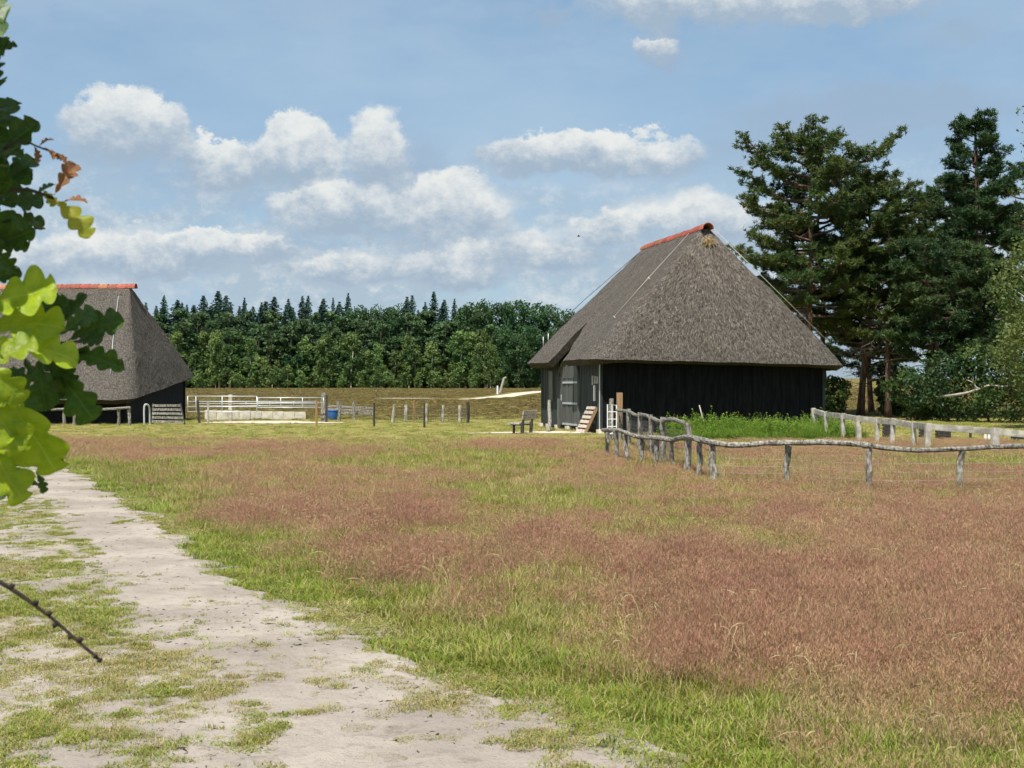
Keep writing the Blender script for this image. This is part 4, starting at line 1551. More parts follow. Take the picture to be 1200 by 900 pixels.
def leafy_tree(name, label, base, h, rx, z0, seed, mtl, bark, nleaf, size, cat='tree', group=None, r=.15, blobs=14, lean=(0, 0), droop=0.0, ry=None):
    """broadleaf: trunk, limbs to clumps, leaf-sized faces in each clump"""
    rg = np.random.default_rng(seed)
    root = empty(name, (base[0], base[1], float(gz(base[0], base[1]))), label, cat, group)
    tp = trunk_pts(h * .9, lean, seed, 7, .06)
    mb = MB(); mb.tube(tp, r * np.linspace(1.1, .2, len(tp)), 7)
    cs, lm = [], MB()
    for i in range(blobs):
        t = (i + rg.random()) / blobs
        z = z0 + (h - z0) * t
        rad = rx * (np.sin(pi * (.12 + .80 * t)) ** .7) * sqrt(rg.random()) * .85
        az = i * 2.399 + rg.normal(0, .5)
        c = np.array([cos(az) * rad + lean[0] * z / h, sin(az) * rad * (ry or rx) / rx + lean[1] * z / h, z])
        b = np.array([np.interp(z * .8, tp[:, 2], tp[:, 0]), np.interp(z * .8, tp[:, 2], tp[:, 1]), min(z * .8, h * .88)])
        lm.tube([b, (b + c) / 2 + np.array([0, 0, .1]), c], [r * .35, r * .2, r * .06], 5)
        m = int(nleaf / blobs * rg.uniform(.6, 1.4))
        sc = rx * rg.uniform(.26, .46)
        p = rg.normal(0, 1, (m, 3)); p /= np.linalg.norm(p, axis=1, keepdims=True)
        p *= rg.random((m, 1)) ** .45
        p = c + p * np.array([sc, sc, sc * .78])
        if droop:
            p[:, 2] -= droop * rg.random(m) ** 2 * sc
        cs.append(p)
    V, Fc = leaves(np.concatenate(cs), size, rg)
    cm = MB(); cm.addn(V, Fc)
    share('trunk', mb.mesh('trunk', M[bark], True), root)
    share('limbs', lm.mesh('limbs', M[bark]), root)
    share('crown', cm.mesh('crown', M[mtl]), root)
    return root


def build_right_trees():
    def X(u, y):
        return (u - 600) / F * y
    def H(v, y):
        return CH + (HZ - v) / F * y
    rnd = lambda t: np.sin(pi * (.16 + .80 * t)) ** .75
    umbrella = lambda t: .62 + .38 * np.sin(pi * (.1 + .8 * t)) if t < .75 else max(.18, 1.0 - (t - .7) * 2.6)
    pine_tree('pine_tree', 'tall round headed pine rising behind the right slope of the thatched roof', (X(946, 72), 72), H(160, 72), H(372, 72), 4.1, 5, .26, (.2, 0), 46, 'pine', umbrella)
    pine_tree('pine_tree', 'slim pine close beside the round headed pine, behind the roof edge', (X(966, 75), 75), H(196, 75), H(395, 75), 3.2, 17, .2, (.5, 0), 34, 'pine_b', umbrella)
    pine_tree('pine_tree', 'pine with a drooping open crown between the roof edge and bare stems', (X(1008, 74), 74), H(202, 74), H(412, 74), 3.3, 23, .22, (.4, 0), 40, 'pine_olive', umbrella, skip=.15)
    pine_tree('pine_tree', 'pine with a bare dark stem and tangle of dead grey twigs', (X(1041, 71), 71), H(222, 71), H(420, 71), 2.5, 29, .2, (0, 0), 34, 'pine', rnd, skip=.3)
    pine_tree('pine_tree', 'thin crowned pine just left of the tall pointed pine', (X(1086, 78), 78), H(220, 78), H(400, 78), 2.3, 31, .2, (0, 0), 26, 'pine_b', rnd, .8, skip=.35)
    tall = lambda t: (.98 - .75 * t ** 1.3)
    pine_tree('pine_tree', 'tallest pointed dark pine near the right edge', (X(1152, 72), 72), H(138, 72), H(430, 72), 3.5, 37, .3, (.1, 0), 66, 'pine_b', tall, 1.25, dead=False)
    pine_tree('pine_tree', 'dark pine filling the gap between the thin pine and right edge', (X(1100, 69), 69), H(288, 69), H(425, 69), 2.9, 41, .32, (0, 0), 40, 'pine_b', umbrella, 1.1, dead=False)
    pine_tree('pine_tree', 'dark pine partly cut off by the right edge', (X(1215, 76), 76), H(196, 76), H(430, 76), 3.5, 43, .28, (0, 0), 46, 'pine', umbrella, 1.1, dead=False)
    pine_tree('pine_tree', 'low leaning pine behind the bare stems, its branches close to the heath', (X(1022, 84), 84), H(300, 84), H(448, 84), 3.0, 47, .2, (.3, 0), 40, 'pine_b', umbrella, 1.0)
    pine_tree('pine_tree', 'broad dark pine filling the mass between the thin pine and the tallest one', (X(1120, 80), 80), H(212, 80), H(400, 80), 3.2, 49, .25, (0, 0), 42, 'pine', umbrella, 1.0, dead=False)
    leafy_tree('birch_tree', 'light green birch at the right edge in front of dark pines', (X(1222, 52), 52), H(262, 52), 2.1, 1.3, 51, 'birch_leaf', 'birch_bark', 9000, .085, group=None, r=.12, blobs=34, droop=1.2)
    leafy_tree('birch_tree', 'high thin birch spray hanging into the upper right corner', (X(1247, 56), 56), H(92, 56), 2.45, 8.6, 53, 'birch_leaf', 'birch_bark', 3800, .085, r=.14, blobs=26, droop=1.0)
    # undergrowth below the pines
    BU = [(1046, 74, 440, 1.2, 'bush_leaf', 'dark bush at the foot of the bare stemmed pine'), (1072, 66, 436, 1.6, 'bush_leaf', 'broad dark bush below the thin crowned pine'),
          (1112, 64, 420, 2.3, 'pine_b', 'dense dark bush right of the thick pine stem'), (1160, 62, 408, 2.4, 'bush_leaf', 'tall leafy bush under the tallest pine'),
          (1206, 60, 400, 2.3, 'bush_leaf', 'leafy bush at the right edge below the birch'), (978, 73, 446, 1.1, 'bush_leaf', 'small dark bush behind the barn wall corner')]
    for i, (u, y, v, rx, m_, lab) in enumerate(BU):
        leafy_tree('bush', lab, (X(u, y), y), H(v, y), rx, .25, 60 + i, m_, 'pine_bark', 3600, .10, cat='bush', group='undergrowth below the pines', r=.06, blobs=18)
    # bare fallen limb, pale against the dark bushes
    y = 61.0
    root = empty('dead_limb', (X(1155, y), y, 0), 'bare pale dead limb lying against dark bushes at the right', 'branch')
    mb = MB()
    mb.tube(smooth_path([P(1096, 466, y + 4), P(1118, 463, y), P(1134, 460, y), P(1147, 456, y), P(1160, 451.5, y), P(1174, 453, y), P(1185, 452.5, y), P(1193, 457, y)], 4), np.linspace(.075, .03, 29), 6, rough=.06)
    obj('limb', mb, M['dead_wood'], root, smooth=True)
    mb = MB()
    mb.tube(smooth_path([P(1147, 456, y), P(1143, 453, y), P(1141, 449, y), P(1134, 445.5, y)], 3), np.linspace(.055, .02, 10), 6, rough=.06)
    obj('side_branch', mb, M['dead_wood'], root, smooth=True)


build_right_trees()


# ------------------------------------------------------------------ the far wood: a handful of forms, copied tree by tree
def conifer_form(seed, h=18.0, w=2.9):
    rg = np.random.default_rng(seed)
    tm = MB(); tm.tube([(0, 0, -.5), (0, 0, h * .5), (0, 0, h * .98)], [.28, .18, .03], 6)
    V, Fc, n = [], [], 0
    lay = 40
    for i in range(lay):
        t = i / (lay - 1)
        z = h * (.16 + .83 * t)
        rad = w * (1 - t) ** .72 * rg.uniform(.72, 1.12) + .10
        k = int(7 + 6 * (1 - t))
        for j in range(k):
            az = 2 * pi * (j + rg.random()) / k
            o = np.array([cos(az), sin(az), 0])
            s = np.array([-o[1], o[0], 0])
            l = rad * rg.uniform(.65, 1.15)
            dr = rg.uniform(.12, .42) * l
            for q in range(5):
                f0 = q / 5 * .85
                b = np.array([0, 0, z]) + o * l * f0 - np.array([0, 0, dr * f0 ** 1.2]) + rg.normal(0, .06, 3)
                tip = b + o * l * .34 + s * rg.normal(0, .25 * l) - np.array([0, 0, rg.uniform(-.05, .25)])
                wv = s * rg.uniform(.14, .30) + np.array([0, 0, rg.uniform(.04, .22)])
                V += [b - wv, b + wv, tip]
                Fc.append((n, n + 1, n + 2)); n += 3
    cm = MB(); cm.add(V, Fc)
    return tm.mesh('trunk', M['trunk_far']), cm.mesh('crown', M['far_conifer'])


def round_form(seed, h, rx, z0, mtl, bark, nleaf=1900, size=.30, blobs=16, r=.16, flat=.75, powr=.7):
    rg = np.random.default_rng(seed)
    tm = MB(); tp = trunk_pts(h * .9, (rg.normal(0, .3), 0), seed, 6, .08)
    tm.tube(tp, r * np.linspace(1.1, .25, 6), 6)
    cs = []
    for i in range(blobs):
        t = (i + rg.random()) / blobs
        z = z0 + (h - z0) * t
        rad = rx * (np.sin(pi * (.10 + .80 * t)) ** powr) * sqrt(rg.random()) * .8
        az = i * 2.399 + rg.normal(0, .5)
        c = np.array([cos(az) * rad, sin(az) * rad, z])
        m = int(nleaf / blobs * rg.uniform(.6, 1.4))
        sc = rx * rg.uniform(.28, .5)
        p = rg.normal(0, 1, (m, 3)); p /= np.linalg.norm(p, axis=1, keepdims=True)
        p *= rg.random((m, 1)) ** .4
        cs.append(c + p * np.array([sc, sc, sc * flat]))
    V, Fc = leaves(np.concatenate(cs), size, rg)
    cm = MB(); cm.addn(V, Fc)
    return tm.mesh('trunk', M[bark]), cm.mesh('crown', M[mtl])


def build_far_wood():
    con = [conifer_form(s, 18.0, w) for s, w in ((1, 4.3), (2, 5.0), (3, 3.8), (4, 4.8))]
    pin = [round_form(10 + s, 13.0, 2.6, 5.5, 'far_pine', 'trunk_far', 1900, .28, 14, .2, .6) for s in range(4)]
    bir = [round_form(20 + s, 9.5, 2.1, 1.0, 'far_birch', 'birch_bark', 2300, .23, 22, .10, .95) for s in range(5)]
    bee = [round_form(30 + s, 15.0, 4.2, 1.5, 'far_beech', 'trunk_far', 3800, .30, 30, .3, .75, .6) for s in range(4)]
    shr = [round_form(40 + s, 3.2, 1.6, .4, 'far_birch', 'trunk_far', 900, .2, 10, .06, .9) for s in range(3)]
    und = [round_form(60 + s, 6.0, 2.6, .3, 'far_beech', 'trunk_far', 1500, .32, 16, .1, .9) for s in range(3)]
    rg = np.random.default_rng(77)

    def where(u):
        for lim, t in ((232, 'next to the left barn roof'), (302, 'above the left pen gate'), (382, 'above the right pen gate'), (452, 'above the board fence'), (552, 'above the wire fence'), (612, 'by the leaning dead trunk')):
            if u < lim:
                return t
        return 'next to the big barn'

    def put(forms, name, label, cat, group, u, y, h, h0, wsc=1.0):
        if 'lone' not in label:
            label = label + ', ' + where(u)
        x = (u - 600) / F * y
        tr, cr = forms[rg.integers(0, len(forms))]
        root = empty(name, (x, y, float(gz(x, y))), label, cat, group, rg.random() * 6.28)
        s = h / h0
        w = s ** .5 * wsc * rg.uniform(.72, 1.3)
        for nm, me in (('trunk', tr), ('crown', cr)):
            share(nm, me, root, (0, 0, 0), (0, 0, 0), (w, w, s))

    def hh(v, y):
        return (HZ - v) / F * y
    # conifers on the skyline: pixel column, pixel row of the tip
    sky_c = [(163, 354), (174, 352), (184, 350), (195, 344), (206, 352), (217, 347), (228, 352), (239, 346), (248, 350), (258, 341), (267, 340), (277, 350), (288, 340), (298, 351), (307, 350), (315, 352), (322, 349),
             (334, 347), (344, 350), (353, 348), (364, 344), (373, 351), (381, 343), (389, 344), (397, 353), (474, 345), (483, 342), (495, 348), (510, 341), (521, 351), (530, 344), (545, 356), (140, 352), (120, 350)]
    for (u, v) in sky_c:
        y = rg.uniform(296, 312)
        put(con, 'conifer_tree', 'pointed conifer on the far skyline', 'tree', 'conifers on the skyline of the far wood', u + rg.uniform(-4, 4), y, hh(v + rg.uniform(-2, 9), y), 18.0, rg.choice([.85, 1.1, 1.35, 1.6]))
    put(con, 'conifer_tree', 'lone pointed conifer standing clear of its neighbours on the far skyline', 'tree', None, 408, 300, hh(343, 300), 18.0, .95)
    for u in range(150, 560, 15):
        if 402 < u < 460:
            continue
        y = rg.uniform(288, 298)
        put(con, 'conifer_tree', 'pointed conifer on the far skyline', 'tree', 'conifers on the skyline of the far wood', u + rg.uniform(-6, 6), y, hh(rg.uniform(352, 368), y), 18.0, rg.uniform(.9, 1.4))
    # a second storey behind keeps the skyline closed
    for u in range(110, 560, 12):
        y = rg.uniform(283, 292)
        put(pin, 'pine_tree', 'round pine inside the far wood', 'tree', 'pines in the body of the far wood', u + rg.uniform(-4, 4), y, hh(rg.uniform(364, 382), y), 13.0, 1.1)
    for u in range(150, 600, 11):
        y = rg.uniform(268, 277)
        k = rg.random()
        if k < .6:
            put(pin, 'pine_tree', 'round pine inside the far wood', 'tree', 'pines in the body of the far wood', u + rg.uniform(-4, 4), y, hh(rg.uniform(372, 404), y), 13.0, 1.05)
        else:
            put(bir, 'birch_tree', 'light green birch fronting the far wood', 'tree', 'birches along the front of the far wood', u + rg.uniform(-4, 4), y, hh(rg.uniform(385, 402), y), 9.5, 1.05)
    for u in range(165, 600, 13):
        y = rg.uniform(257, 263)
        if rg.random() < .82:
            put(bir, 'birch_tree', 'light green birch fronting the far wood', 'tree', 'birches along the front of the far wood', u + rg.uniform(-5, 5), y, hh(rg.uniform(384, 432), y), 9.5, rg.uniform(.75, 1.3))
    for u in range(180, 600, 17):
        y = rg.uniform(251, 255)
        if rg.random() < .8:
            put(shr, 'bush', 'low bush at the far wood foot', 'bush', 'bushes at the foot of the far wood', u + rg.uniform(-7, 7), y, rg.uniform(1.6, 4.2), 3.2)
    for u in range(110, 760, 12):
        y = rg.uniform(265, 300)
        put(und, 'understorey_tree', 'dark low tree under the far wood', 'tree', 'understorey of the far wood', u + rg.uniform(-4, 4), y, rg.uniform(5, 8), 6.0, 1.2)
    # broad dark trees that close the wood on the right
    for (u, v) in [(415, 364), (432, 363), (450, 362), (462, 361), (548, 361), (562, 358), (578, 356), (595, 357), (612, 357), (628, 358), (644, 360), (660, 366), (676, 374), (692, 380), (710, 386), (730, 392)]:
        y = rg.uniform(276, 290)
        put(bee, 'broadleaf_tree', 'dark broad tree of the far wood', 'tree', 'broad trees of the far wood', u, y, hh(v, y), 15.0, .95)
    for u in list(range(580, 740, 14)):
        y = rg.uniform(258, 266)
        put(bee, 'broadleaf_tree', 'dark broad tree of the far wood', 'tree', 'broad trees of the far wood', u, y, hh(rg.uniform(383, 402), y), 15.0, .85)
    for u in (560, 575):
        y = 255
        put(bir, 'birch_tree', 'light green birch fronting the far wood', 'tree', 'birches along the front of the far wood', u, y, hh(404, y), 9.5, 1.0)


build_far_wood()


# ------------------------------------------------------------------ grass, heather and weeds (nobody could count them)
def proto_collection(name, meshes):
    c = bpy.data.collections.new(name)
    for i, me in enumerate(meshes):
        o = bpy.data.objects.new('%s_%02d' % (name, i), me)
        c.objects.link(o)
    return c


def scatter(name, pts, rot, scl, idx, coll, label=None, cat=None):
    me = bpy.data.meshes.new(name)
    me.from_pydata(pts, [], [])
    for nm, typ, key, arr in (('rot', 'FLOAT_VECTOR', 'vector', rot), ('scl', 'FLOAT_VECTOR', 'vector', scl), ('idx', 'INT', 'value', idx)):
        a = me.attributes.new(nm, typ, 'POINT')
        a.data.foreach_set(key, np.ascontiguousarray(arr).ravel())
    o = link(bpy.data.objects.new(name, me))
    ng = bpy.data.node_groups.new(name, 'GeometryNodeTree')
    ng.interface.new_socket('Geometry', in_out='INPUT', socket_type='NodeSocketGeometry')
    ng.interface.new_socket('Geometry', in_out='OUTPUT', socket_type='NodeSocketGeometry')
    N, Lk = ng.nodes, ng.links
    gi, go = N.new('NodeGroupInput'), N.new('NodeGroupOutput')
    ip = N.new('GeometryNodeInstanceOnPoints')
    ci = N.new('GeometryNodeCollectionInfo')
    ci.inputs['Collection'].default_value = coll
    ci.inputs['Separate Children'].default_value = True
    ci.inputs['Reset Children'].default_value = True
    ip.inputs['Pick Instance'].default_value = True
    def na(nm, typ):
        q = N.new('GeometryNodeInputNamedAttribute')
        q.data_type = typ
        q.inputs['Name'].default_value = nm
        return [s for s in q.outputs if s.enabled and s.name == 'Attribute'][0]
    Lk.new(gi.outputs[0], ip.inputs['Points'])
    Lk.new(ci.outputs[0], ip.inputs['Instance'])
    Lk.new(na('idx', 'INT'), ip.inputs['Instance Index'])
    e2r = N.new('FunctionNodeEulerToRotation')
    Lk.new(na('rot', 'FLOAT_VECTOR'), e2r.inputs[0])
    Lk.new(e2r.outputs[0], ip.inputs['Rotation'])
    Lk.new(na('scl', 'FLOAT_VECTOR'), ip.inputs['Scale'])
    Lk.new(ip.outputs[0], go.inputs[0])
    md = o.modifiers.new('scatter', 'NODES')
    md.node_group = ng
    o['kind'] = 'stuff'
    tag(o, label, cat)
    return o


def blade_tuft(seed, n, h, r, w, mats, mix, bend=.5):
    """tuft of bent blades; mix = chance of each material"""
    rg = np.random.default_rng(seed)
    mb = MB()
    for i in range(n):
        a = rg.random() * 2 * pi
        p = np.array([cos(a), sin(a), 0]) * r * sqrt(rg.random())
        hh = h * rg.uniform(.45, 1.15)
        da = rg.random() * 2 * pi
        d = np.array([cos(da), sin(da), 0])
        s = np.array([-d[1], d[0], 0]) * w * rg.uniform(.6, 1.3) * .5
        b1 = hh * bend * rg.uniform(.05, .6)
        m1 = p + d * b1 * .35 + np.array([0, 0, hh * .6])
        t = p + d * b1 * 1.3 + np.array([0, 0, hh])
        mb.add([p - s, p + s, m1 + s * .8, m1 - s * .8, t], [(0, 1, 2, 3), (3, 2, 4)], int(rg.choice(len(mats), p=mix)))
    return mb.mesh('tuft', [M[k] for k in mats])


def bent_tuft(seed, n, h, r, mats):
    """flowering bent grass: hair-thin stalks under loose reddish panicles"""
    rg = np.random.default_rng(seed)
    mb = MB()
    for i in range(n):
        a = rg.random() * 2 * pi
        p = np.array([cos(a), sin(a), 0]) * r * sqrt(rg.random())
        hh = h * rg.uniform(.6, 1.15)
        d = np.array([rg.normal(0, .12), rg.normal(0, .12), 1.0])
        t = p + d * hh
        s = np.array([cos(a), sin(a), 0]) * .0014
        mb.add([p - s, p + s, t], [(0, 1, 2)], 1)
        for k in range(12):
            f = .5 + .52 * rg.random()
            wd = .035 * (1.15 - f) * 2.2
            c = p + d * hh * f + np.array([rg.normal(0, wd), rg.normal(0, wd), 0])
            e = np.array([rg.normal(0, .3), rg.normal(0, .3), 1.0]) * rg.uniform(.010, .022)
            q = np.cross(e, rg.normal(0, 1, 3)); q /= np.linalg.norm(q); q *= .0017
            mb.add([c - e, c + q, c + e, c - q], [(0, 1, 2, 3)], 0)
    for i in range(5):
        a = rg.random() * 2 * pi
        p = np.array([cos(a), sin(a), 0]) * r * sqrt(rg.random())
        d = rg.normal(0, 1, 3); d[2] = 0
        s = np.array([-d[1], d[0], 0]); s /= np.linalg.norm(s); s *= .0025
        hh = h * rg.uniform(.2, .5)
        mb.add([p - s, p + s, p + d * hh * .2 + np.array([0, 0, hh])], [(0, 1, 2)], 2)
    return mb.mesh('bent_grass', [M[k] for k in mats])


def heather_clump(seed):
    rg = np.random.default_rng(seed)
    n = 110
    p = rg.normal(0, 1, (n, 3)); p /= np.linalg.norm(p, axis=1, keepdims=True)
    p[:, 2] = np.abs(p[:, 2])
    c = p * np.array([.5, .5, .34]) * rg.random((n, 1)) ** .4
    V, Fc = tufts(c, .13, 3, .05, rg, .8)
    mb = MB(); mb.addn(V, Fc)
    return mb.mesh('heather_clump', M['heather'])


def weed_plant(seed):
    """leafy upright weed"""
    rg = np.random.default_rng(seed)
    mb = MB()
    for s in range(5):
        b = np.array([rg.normal(0, .12), rg.normal(0, .12), 0])
        h = rg.uniform(.25, .68) * rg.choice([.8, 1.0, 1.15])
        d = np.array([rg.normal(0, .15), rg.normal(0, .15), 1])
        mb.tube([b, b + d * h], [.008, .003], 3)
        for k in range(15):
            f = rg.uniform(.2, 1.0)
            c = b + d * h * f
            a = rg.random() * 2 * pi
            o = np.array([cos(a), sin(a), rg.uniform(-.3, .5)])
            q = np.array([-o[1], o[0], 0]) * .028
            ln = rg.uniform(.06, .12) * (1.2 - f * .6)
            mb.add([c, c + o * ln * .5 + q, c + o * ln, c + o * ln * .5 - q], [(0, 1, 2, 3)])
    return mb.mesh('weed_plant', M['weed'])


def sample(n, y0, y1, power, marg=.46, pad=1.5):
    """points in the wedge the camera sees (and a step beyond), denser near by"""
    y = (y0 ** power + RNG.random(n) * (y1 ** power - y0 ** power)) ** (1 / power)
    x = (RNG.random(n) * 2 - 1) * (marg * y + pad)
    return x, y


def build_grass():
    g_mats = ['blade_green', 'blade_olive', 'blade_straw']
    greens = [blade_tuft(i, 90, .085, .115, .0052, g_mats, [.62, .30, .08], 1.7) for i in range(4)]
    olives = [blade_tuft(10 + i, 80, .095, .12, .0052, g_mats, [.22, .58, .20], 1.5) for i in range(3)]
    straws = [blade_tuft(20 + i, 70, .085, .12, .005, g_mats, [.08, .32, .60], 1.8) for i in range(3)]
    coll = proto_collection('grass_tuft', greens + olives + straws)
    X, Yv = [], []
    for n, y0, y1, pw in ((13000, 4.6, 16, 1.0), (11000, 15, 42, 1.1), (5000, 40, 80, 1.3)):
        x, y = sample(n, y0, y1, pw)
        X.append(x); Yv.append(y)
    x, y = np.concatenate(X), np.concatenate(Yv)
    d = x - edge_x(y)
    keep = d > (-.12 + .3 * (fbm(x * 2.2, y * 2.2, 61) - .5))
    # not inside the barns, the sand apron and yard
    bx = (x - BO[0]) * cos(TH) + (y - BO[1]) * sin(TH)
    by = -(x - BO[0]) * sin(TH) + (y - BO[1]) * cos(TH)
    keep &= ~((bx > .6) & (bx < 9.5) & (by > .95) & (by < 10))
    keep &= ~((x > -29) & (x < -17.7) & (y > 58.7) & (y < 67.5))
    keep &= ~((x > -1.4) & (x < 2.7) & (y > 46.3) & (y < 48.4) & (RNG.random(len(x)) < .8))
    keep &= ~((x > -14) & (x < -9) & (y > 59.6) & (y < 63) & (RNG.random(len(x)) < .75))
    pu = purple(x, y)
    keep &= RNG.random(len(x)) > pu * .22
    x, y, d, pu = x[keep], y[keep], d[keep], pu[keep]
    gr = greenness(x, y)
    n = len(x)
    k = RNG.random(n)
    dry = sstep(fbm(x * .5, y * .35, 91), .5, .66)
    far = sstep(y, 22, 36)
    pg = np.clip(.36 + .60 * gr - .30 * dry - .25 * pu - .12 * far, .04, .97)
    ps = np.clip(.10 + .32 * dry + .10 * far - .2 * gr, .02, .6)
    typ = np.where(k < pg, 0, np.where(k > 1 - ps, 2, 1))
    # worn straw-coloured fringe along the track
    fr = (d < .35 + .2 * fbm(x * 1.2, y * 1.2, 19)) & (fbm(x * .9 + 5, y * .9, 95) > .52) & (y > 7)
    typ = np.where(fr, 2, typ)
    idx = np.where(typ == 0, RNG.integers(0, 4, n), np.where(typ == 1, 4 + RNG.integers(0, 3, n), 7 + RNG.integers(0, 3, n)))
    hgt = (.55 + .75 * sstep(d, .0, 1.2)) * RNG.uniform(.7, 1.35, n) * (.8 + .5 * fbm(x * .8, y * .8, 71))
    hgt *= (1 - .62 * sstep(y, 24, 42)) * np.where(fr, .5, 1.0)
    lat = np.clip(.95 + y * .02, .95, 1.8) * RNG.uniform(.8, 1.25, n)
    pts = np.stack([x, y, gz(x, y) - .005], -1)
    rot = np.stack([RNG.normal(0, .12, n), RNG.normal(0, .12, n), RNG.random(n) * 6.28], -1)
    scatter('meadow_grass', pts, rot, np.stack([lat, lat, hgt * np.clip(lat * .75, .8, 1.3)], -1), idx.astype(np.int32), coll, 'green and straw coloured meadow grass', 'grass')

    # flowering bent grass
    bents = [bent_tuft(40 + i, 36, .30, .16, ['panicle', 'stalk', 'blade_olive']) for i in range(4)] + [bent_tuft(50 + i, 32, .30, .16, ['panicle_tan', 'stalk', 'blade_straw']) for i in range(2)]
    coll = proto_collection('bent_grass_tuft', bents)
    X, Yv = [], []
    for n, y0, y1, pw in ((16000, 4.8, 16, 1.0), (17000, 15, 46, 1.05)):
        x, y = sample(n, y0, y1, pw)
        X.append(x); Yv.append(y)
    x, y = np.concatenate(X), np.concatenate(Yv)
    pu = purple(x, y)
    keep = (RNG.random(len(x)) < pu * .72 + .05 * (x - edge_x(y) > .6)) & (x - edge_x(y) > .2) & (y < 43)
    x, y, pu = x[keep], y[keep], pu[keep]
    n = len(x)
    tan_ = RNG.random(n) < np.clip(.06 + .35 * sstep(fbm(x * .25, y * .2, 97), .5, .68) + .25 * (1 - pu), 0, 1)
    idx = np.where(tan_, 4 + RNG.integers(0, 2, n), RNG.integers(0, 4, n))
    lat = np.clip(.85 + y * .03, .85, 2.0) * RNG.uniform(.8, 1.2, n)
    hgt = RNG.uniform(.65, 1.2, n) * (.5 + .3 * pu) * (.8 + .4 * fbm(x * .6, y * .5, 73)) * (1 - .45 * sstep(y, 12, 21))
    pts = np.stack([x, y, gz(x, y)], -1)
    rot = np.stack([RNG.normal(0, .1, n), RNG.normal(0, .1, n), RNG.random(n) * 6.28], -1)
    scatter('bent_grass', pts, rot, np.stack([lat, lat, hgt * 1.1], -1), idx.astype(np.int32), coll, 'reddish flowering bent grass in drifts over the meadow', 'grass')

    # thin turf on the sandy track
    mats = ['blade_green', 'blade_olive', 'blade_straw']
    tg = [blade_tuft(60 + i, 95, .035, .085, .0055, mats, [.45, .38, .17], 1.6) for i in range(4)] + [blade_tuft(70 + i, 85, .026, .09, .005, mats, [.10, .35, .55], 2.0) for i in range(3)]
    coll = proto_collection('track_turf_tuft', tg)
    x, y = sample(75000, 4.6, 30, .8, .48, .6)
    d = x - edge_x(y)
    ok = (d < .15) & (x > -.48 * y - .6)
    x, y, d = x[ok], y[ok], d[ok]
    u = x / y * F + 600
    n1 = fbm(x * 1.1, y * .95, 81)
    n2 = fbm(x * 5, y * 3.2, 83)
    patch = n1 * .30 + n2 * .36 + fbm(x * 15, y * 11, 85, 2) * .34
    # where the turf holds on: the left verge, the strip between the wheel tracks, the ragged right edge
    left = sstep((-1.75 - .42 * (y - 8)) - x, 0, .9) * (.55 + .45 * sstep(y, 6.4, 8.2))
    strip = np.exp(-((x + 1.55 + .06 * (y - 7)) / .75) ** 2) * sstep(y, 11.5, 9.5)
    rightf = np.exp(-((d + .30) / .38) ** 2) * sstep(y, 9.5, 7.2) + np.exp(-(d / .10) ** 2) * .8
    w = np.clip(1.0 * left + .34 * strip + .50 * rightf + .10, 0, 1)
    far_road = sstep(y, 15.5, 19) * sstep(x, -.44 * y, -.40 * y)
    thr = .70 - .30 * w
    keep = (patch > thr) & (RNG.random(len(x)) < .85 - .5 * far_road)
    x, y, patch, thr = x[keep], y[keep], patch[keep], thr[keep]
    n = len(x)
    dryt = fbm(x * .8 + 9, y * .8, 87) + RNG.normal(0, .08, n)
    idx = np.where(dryt > .52, 4 + RNG.integers(0, 3, n), RNG.integers(0, 4, n))
    s = RNG.uniform(.55, 1.0, n) * np.clip(.9 + y * .02, .9, 1.3)
    hz_ = RNG.uniform(.4, 1.0, n) * (.45 + 3.0 * np.clip(patch - thr, 0, .25))
    pts = np.stack([x, y, gz(x, y) + .012], -1)
    rot = np.stack([RNG.normal(0, .1, n), RNG.normal(0, .1, n), RNG.random(n) * 6.28], -1)
    scatter('track_turf', pts, rot, np.stack([s, s, hz_], -1), idx.astype(np.int32), coll, 'thin patchy turf on the sandy track', 'grass')

    # leaf crumbs and small stones on the track
    crumbs = []
    for i in range(4):
        rg = np.random.default_rng(800 + i)
        mb = MB()
        if i < 2:
            v = rg.normal(0, 1, (6, 3)) * np.array([.012, .007, .003]) + np.array([0, 0, .005])
            mb.add(v, [(0, 1, 2), (0, 2, 3), (3, 2, 4), (3, 4, 5)])
        else:
            v = []
            for z in (-.004, .008):
                v += [(.011 * cos(a) * rg.uniform(.7, 1.2), .009 * sin(a) * rg.uniform(.7, 1.2), z) for a in np.linspace(0, 2 * pi, 6)[:-1]]
            mb.add(v, [(4, 3, 2, 1, 0), (5, 6, 7, 8, 9)] + [(k, (k + 1) % 5, 5 + (k + 1) % 5, 5 + k) for k in range(5)])
        crumbs.append(mb.mesh('crumb', M['crumb' if i < 2 else 'pebble']))
    coll = proto_collection('crumb', crumbs)
    x, y = sample(9000, 4.6, 22, .9, .44, .4)
    ok = (x - edge_x(y) < -.05) & (fbm(x * 1.4, y * 1.1, 111) + RNG.normal(0, .08, len(x)) > .5)
    x, y = x[ok], y[ok]
    n = len(x)
    s = RNG.uniform(.3, .9, n) * RNG.choice([.6, .8, 1.0, 1.5], n)
    z = gz(x, y) + .010 + .045 * (fbm(x * 1.3, y * 1.0, 51, 4) - .42) + .02 * (fbm(x * 7, y * 7, 53, 2) - .4)
    scatter('track_litter', np.stack([x, y, np.maximum(z, gz(x, y) + .004)], -1), np.stack([np.zeros(n), np.zeros(n), RNG.random(n) * 6.28], -1), np.stack([s, s, s], -1),
            RNG.choice([0, 0, 0, 1, 1, 1, 2, 3], n).astype(np.int32), coll, 'leaf crumbs and small stones on the sandy track', 'litter')

    # pale dry stalks standing above the grass
    st = []
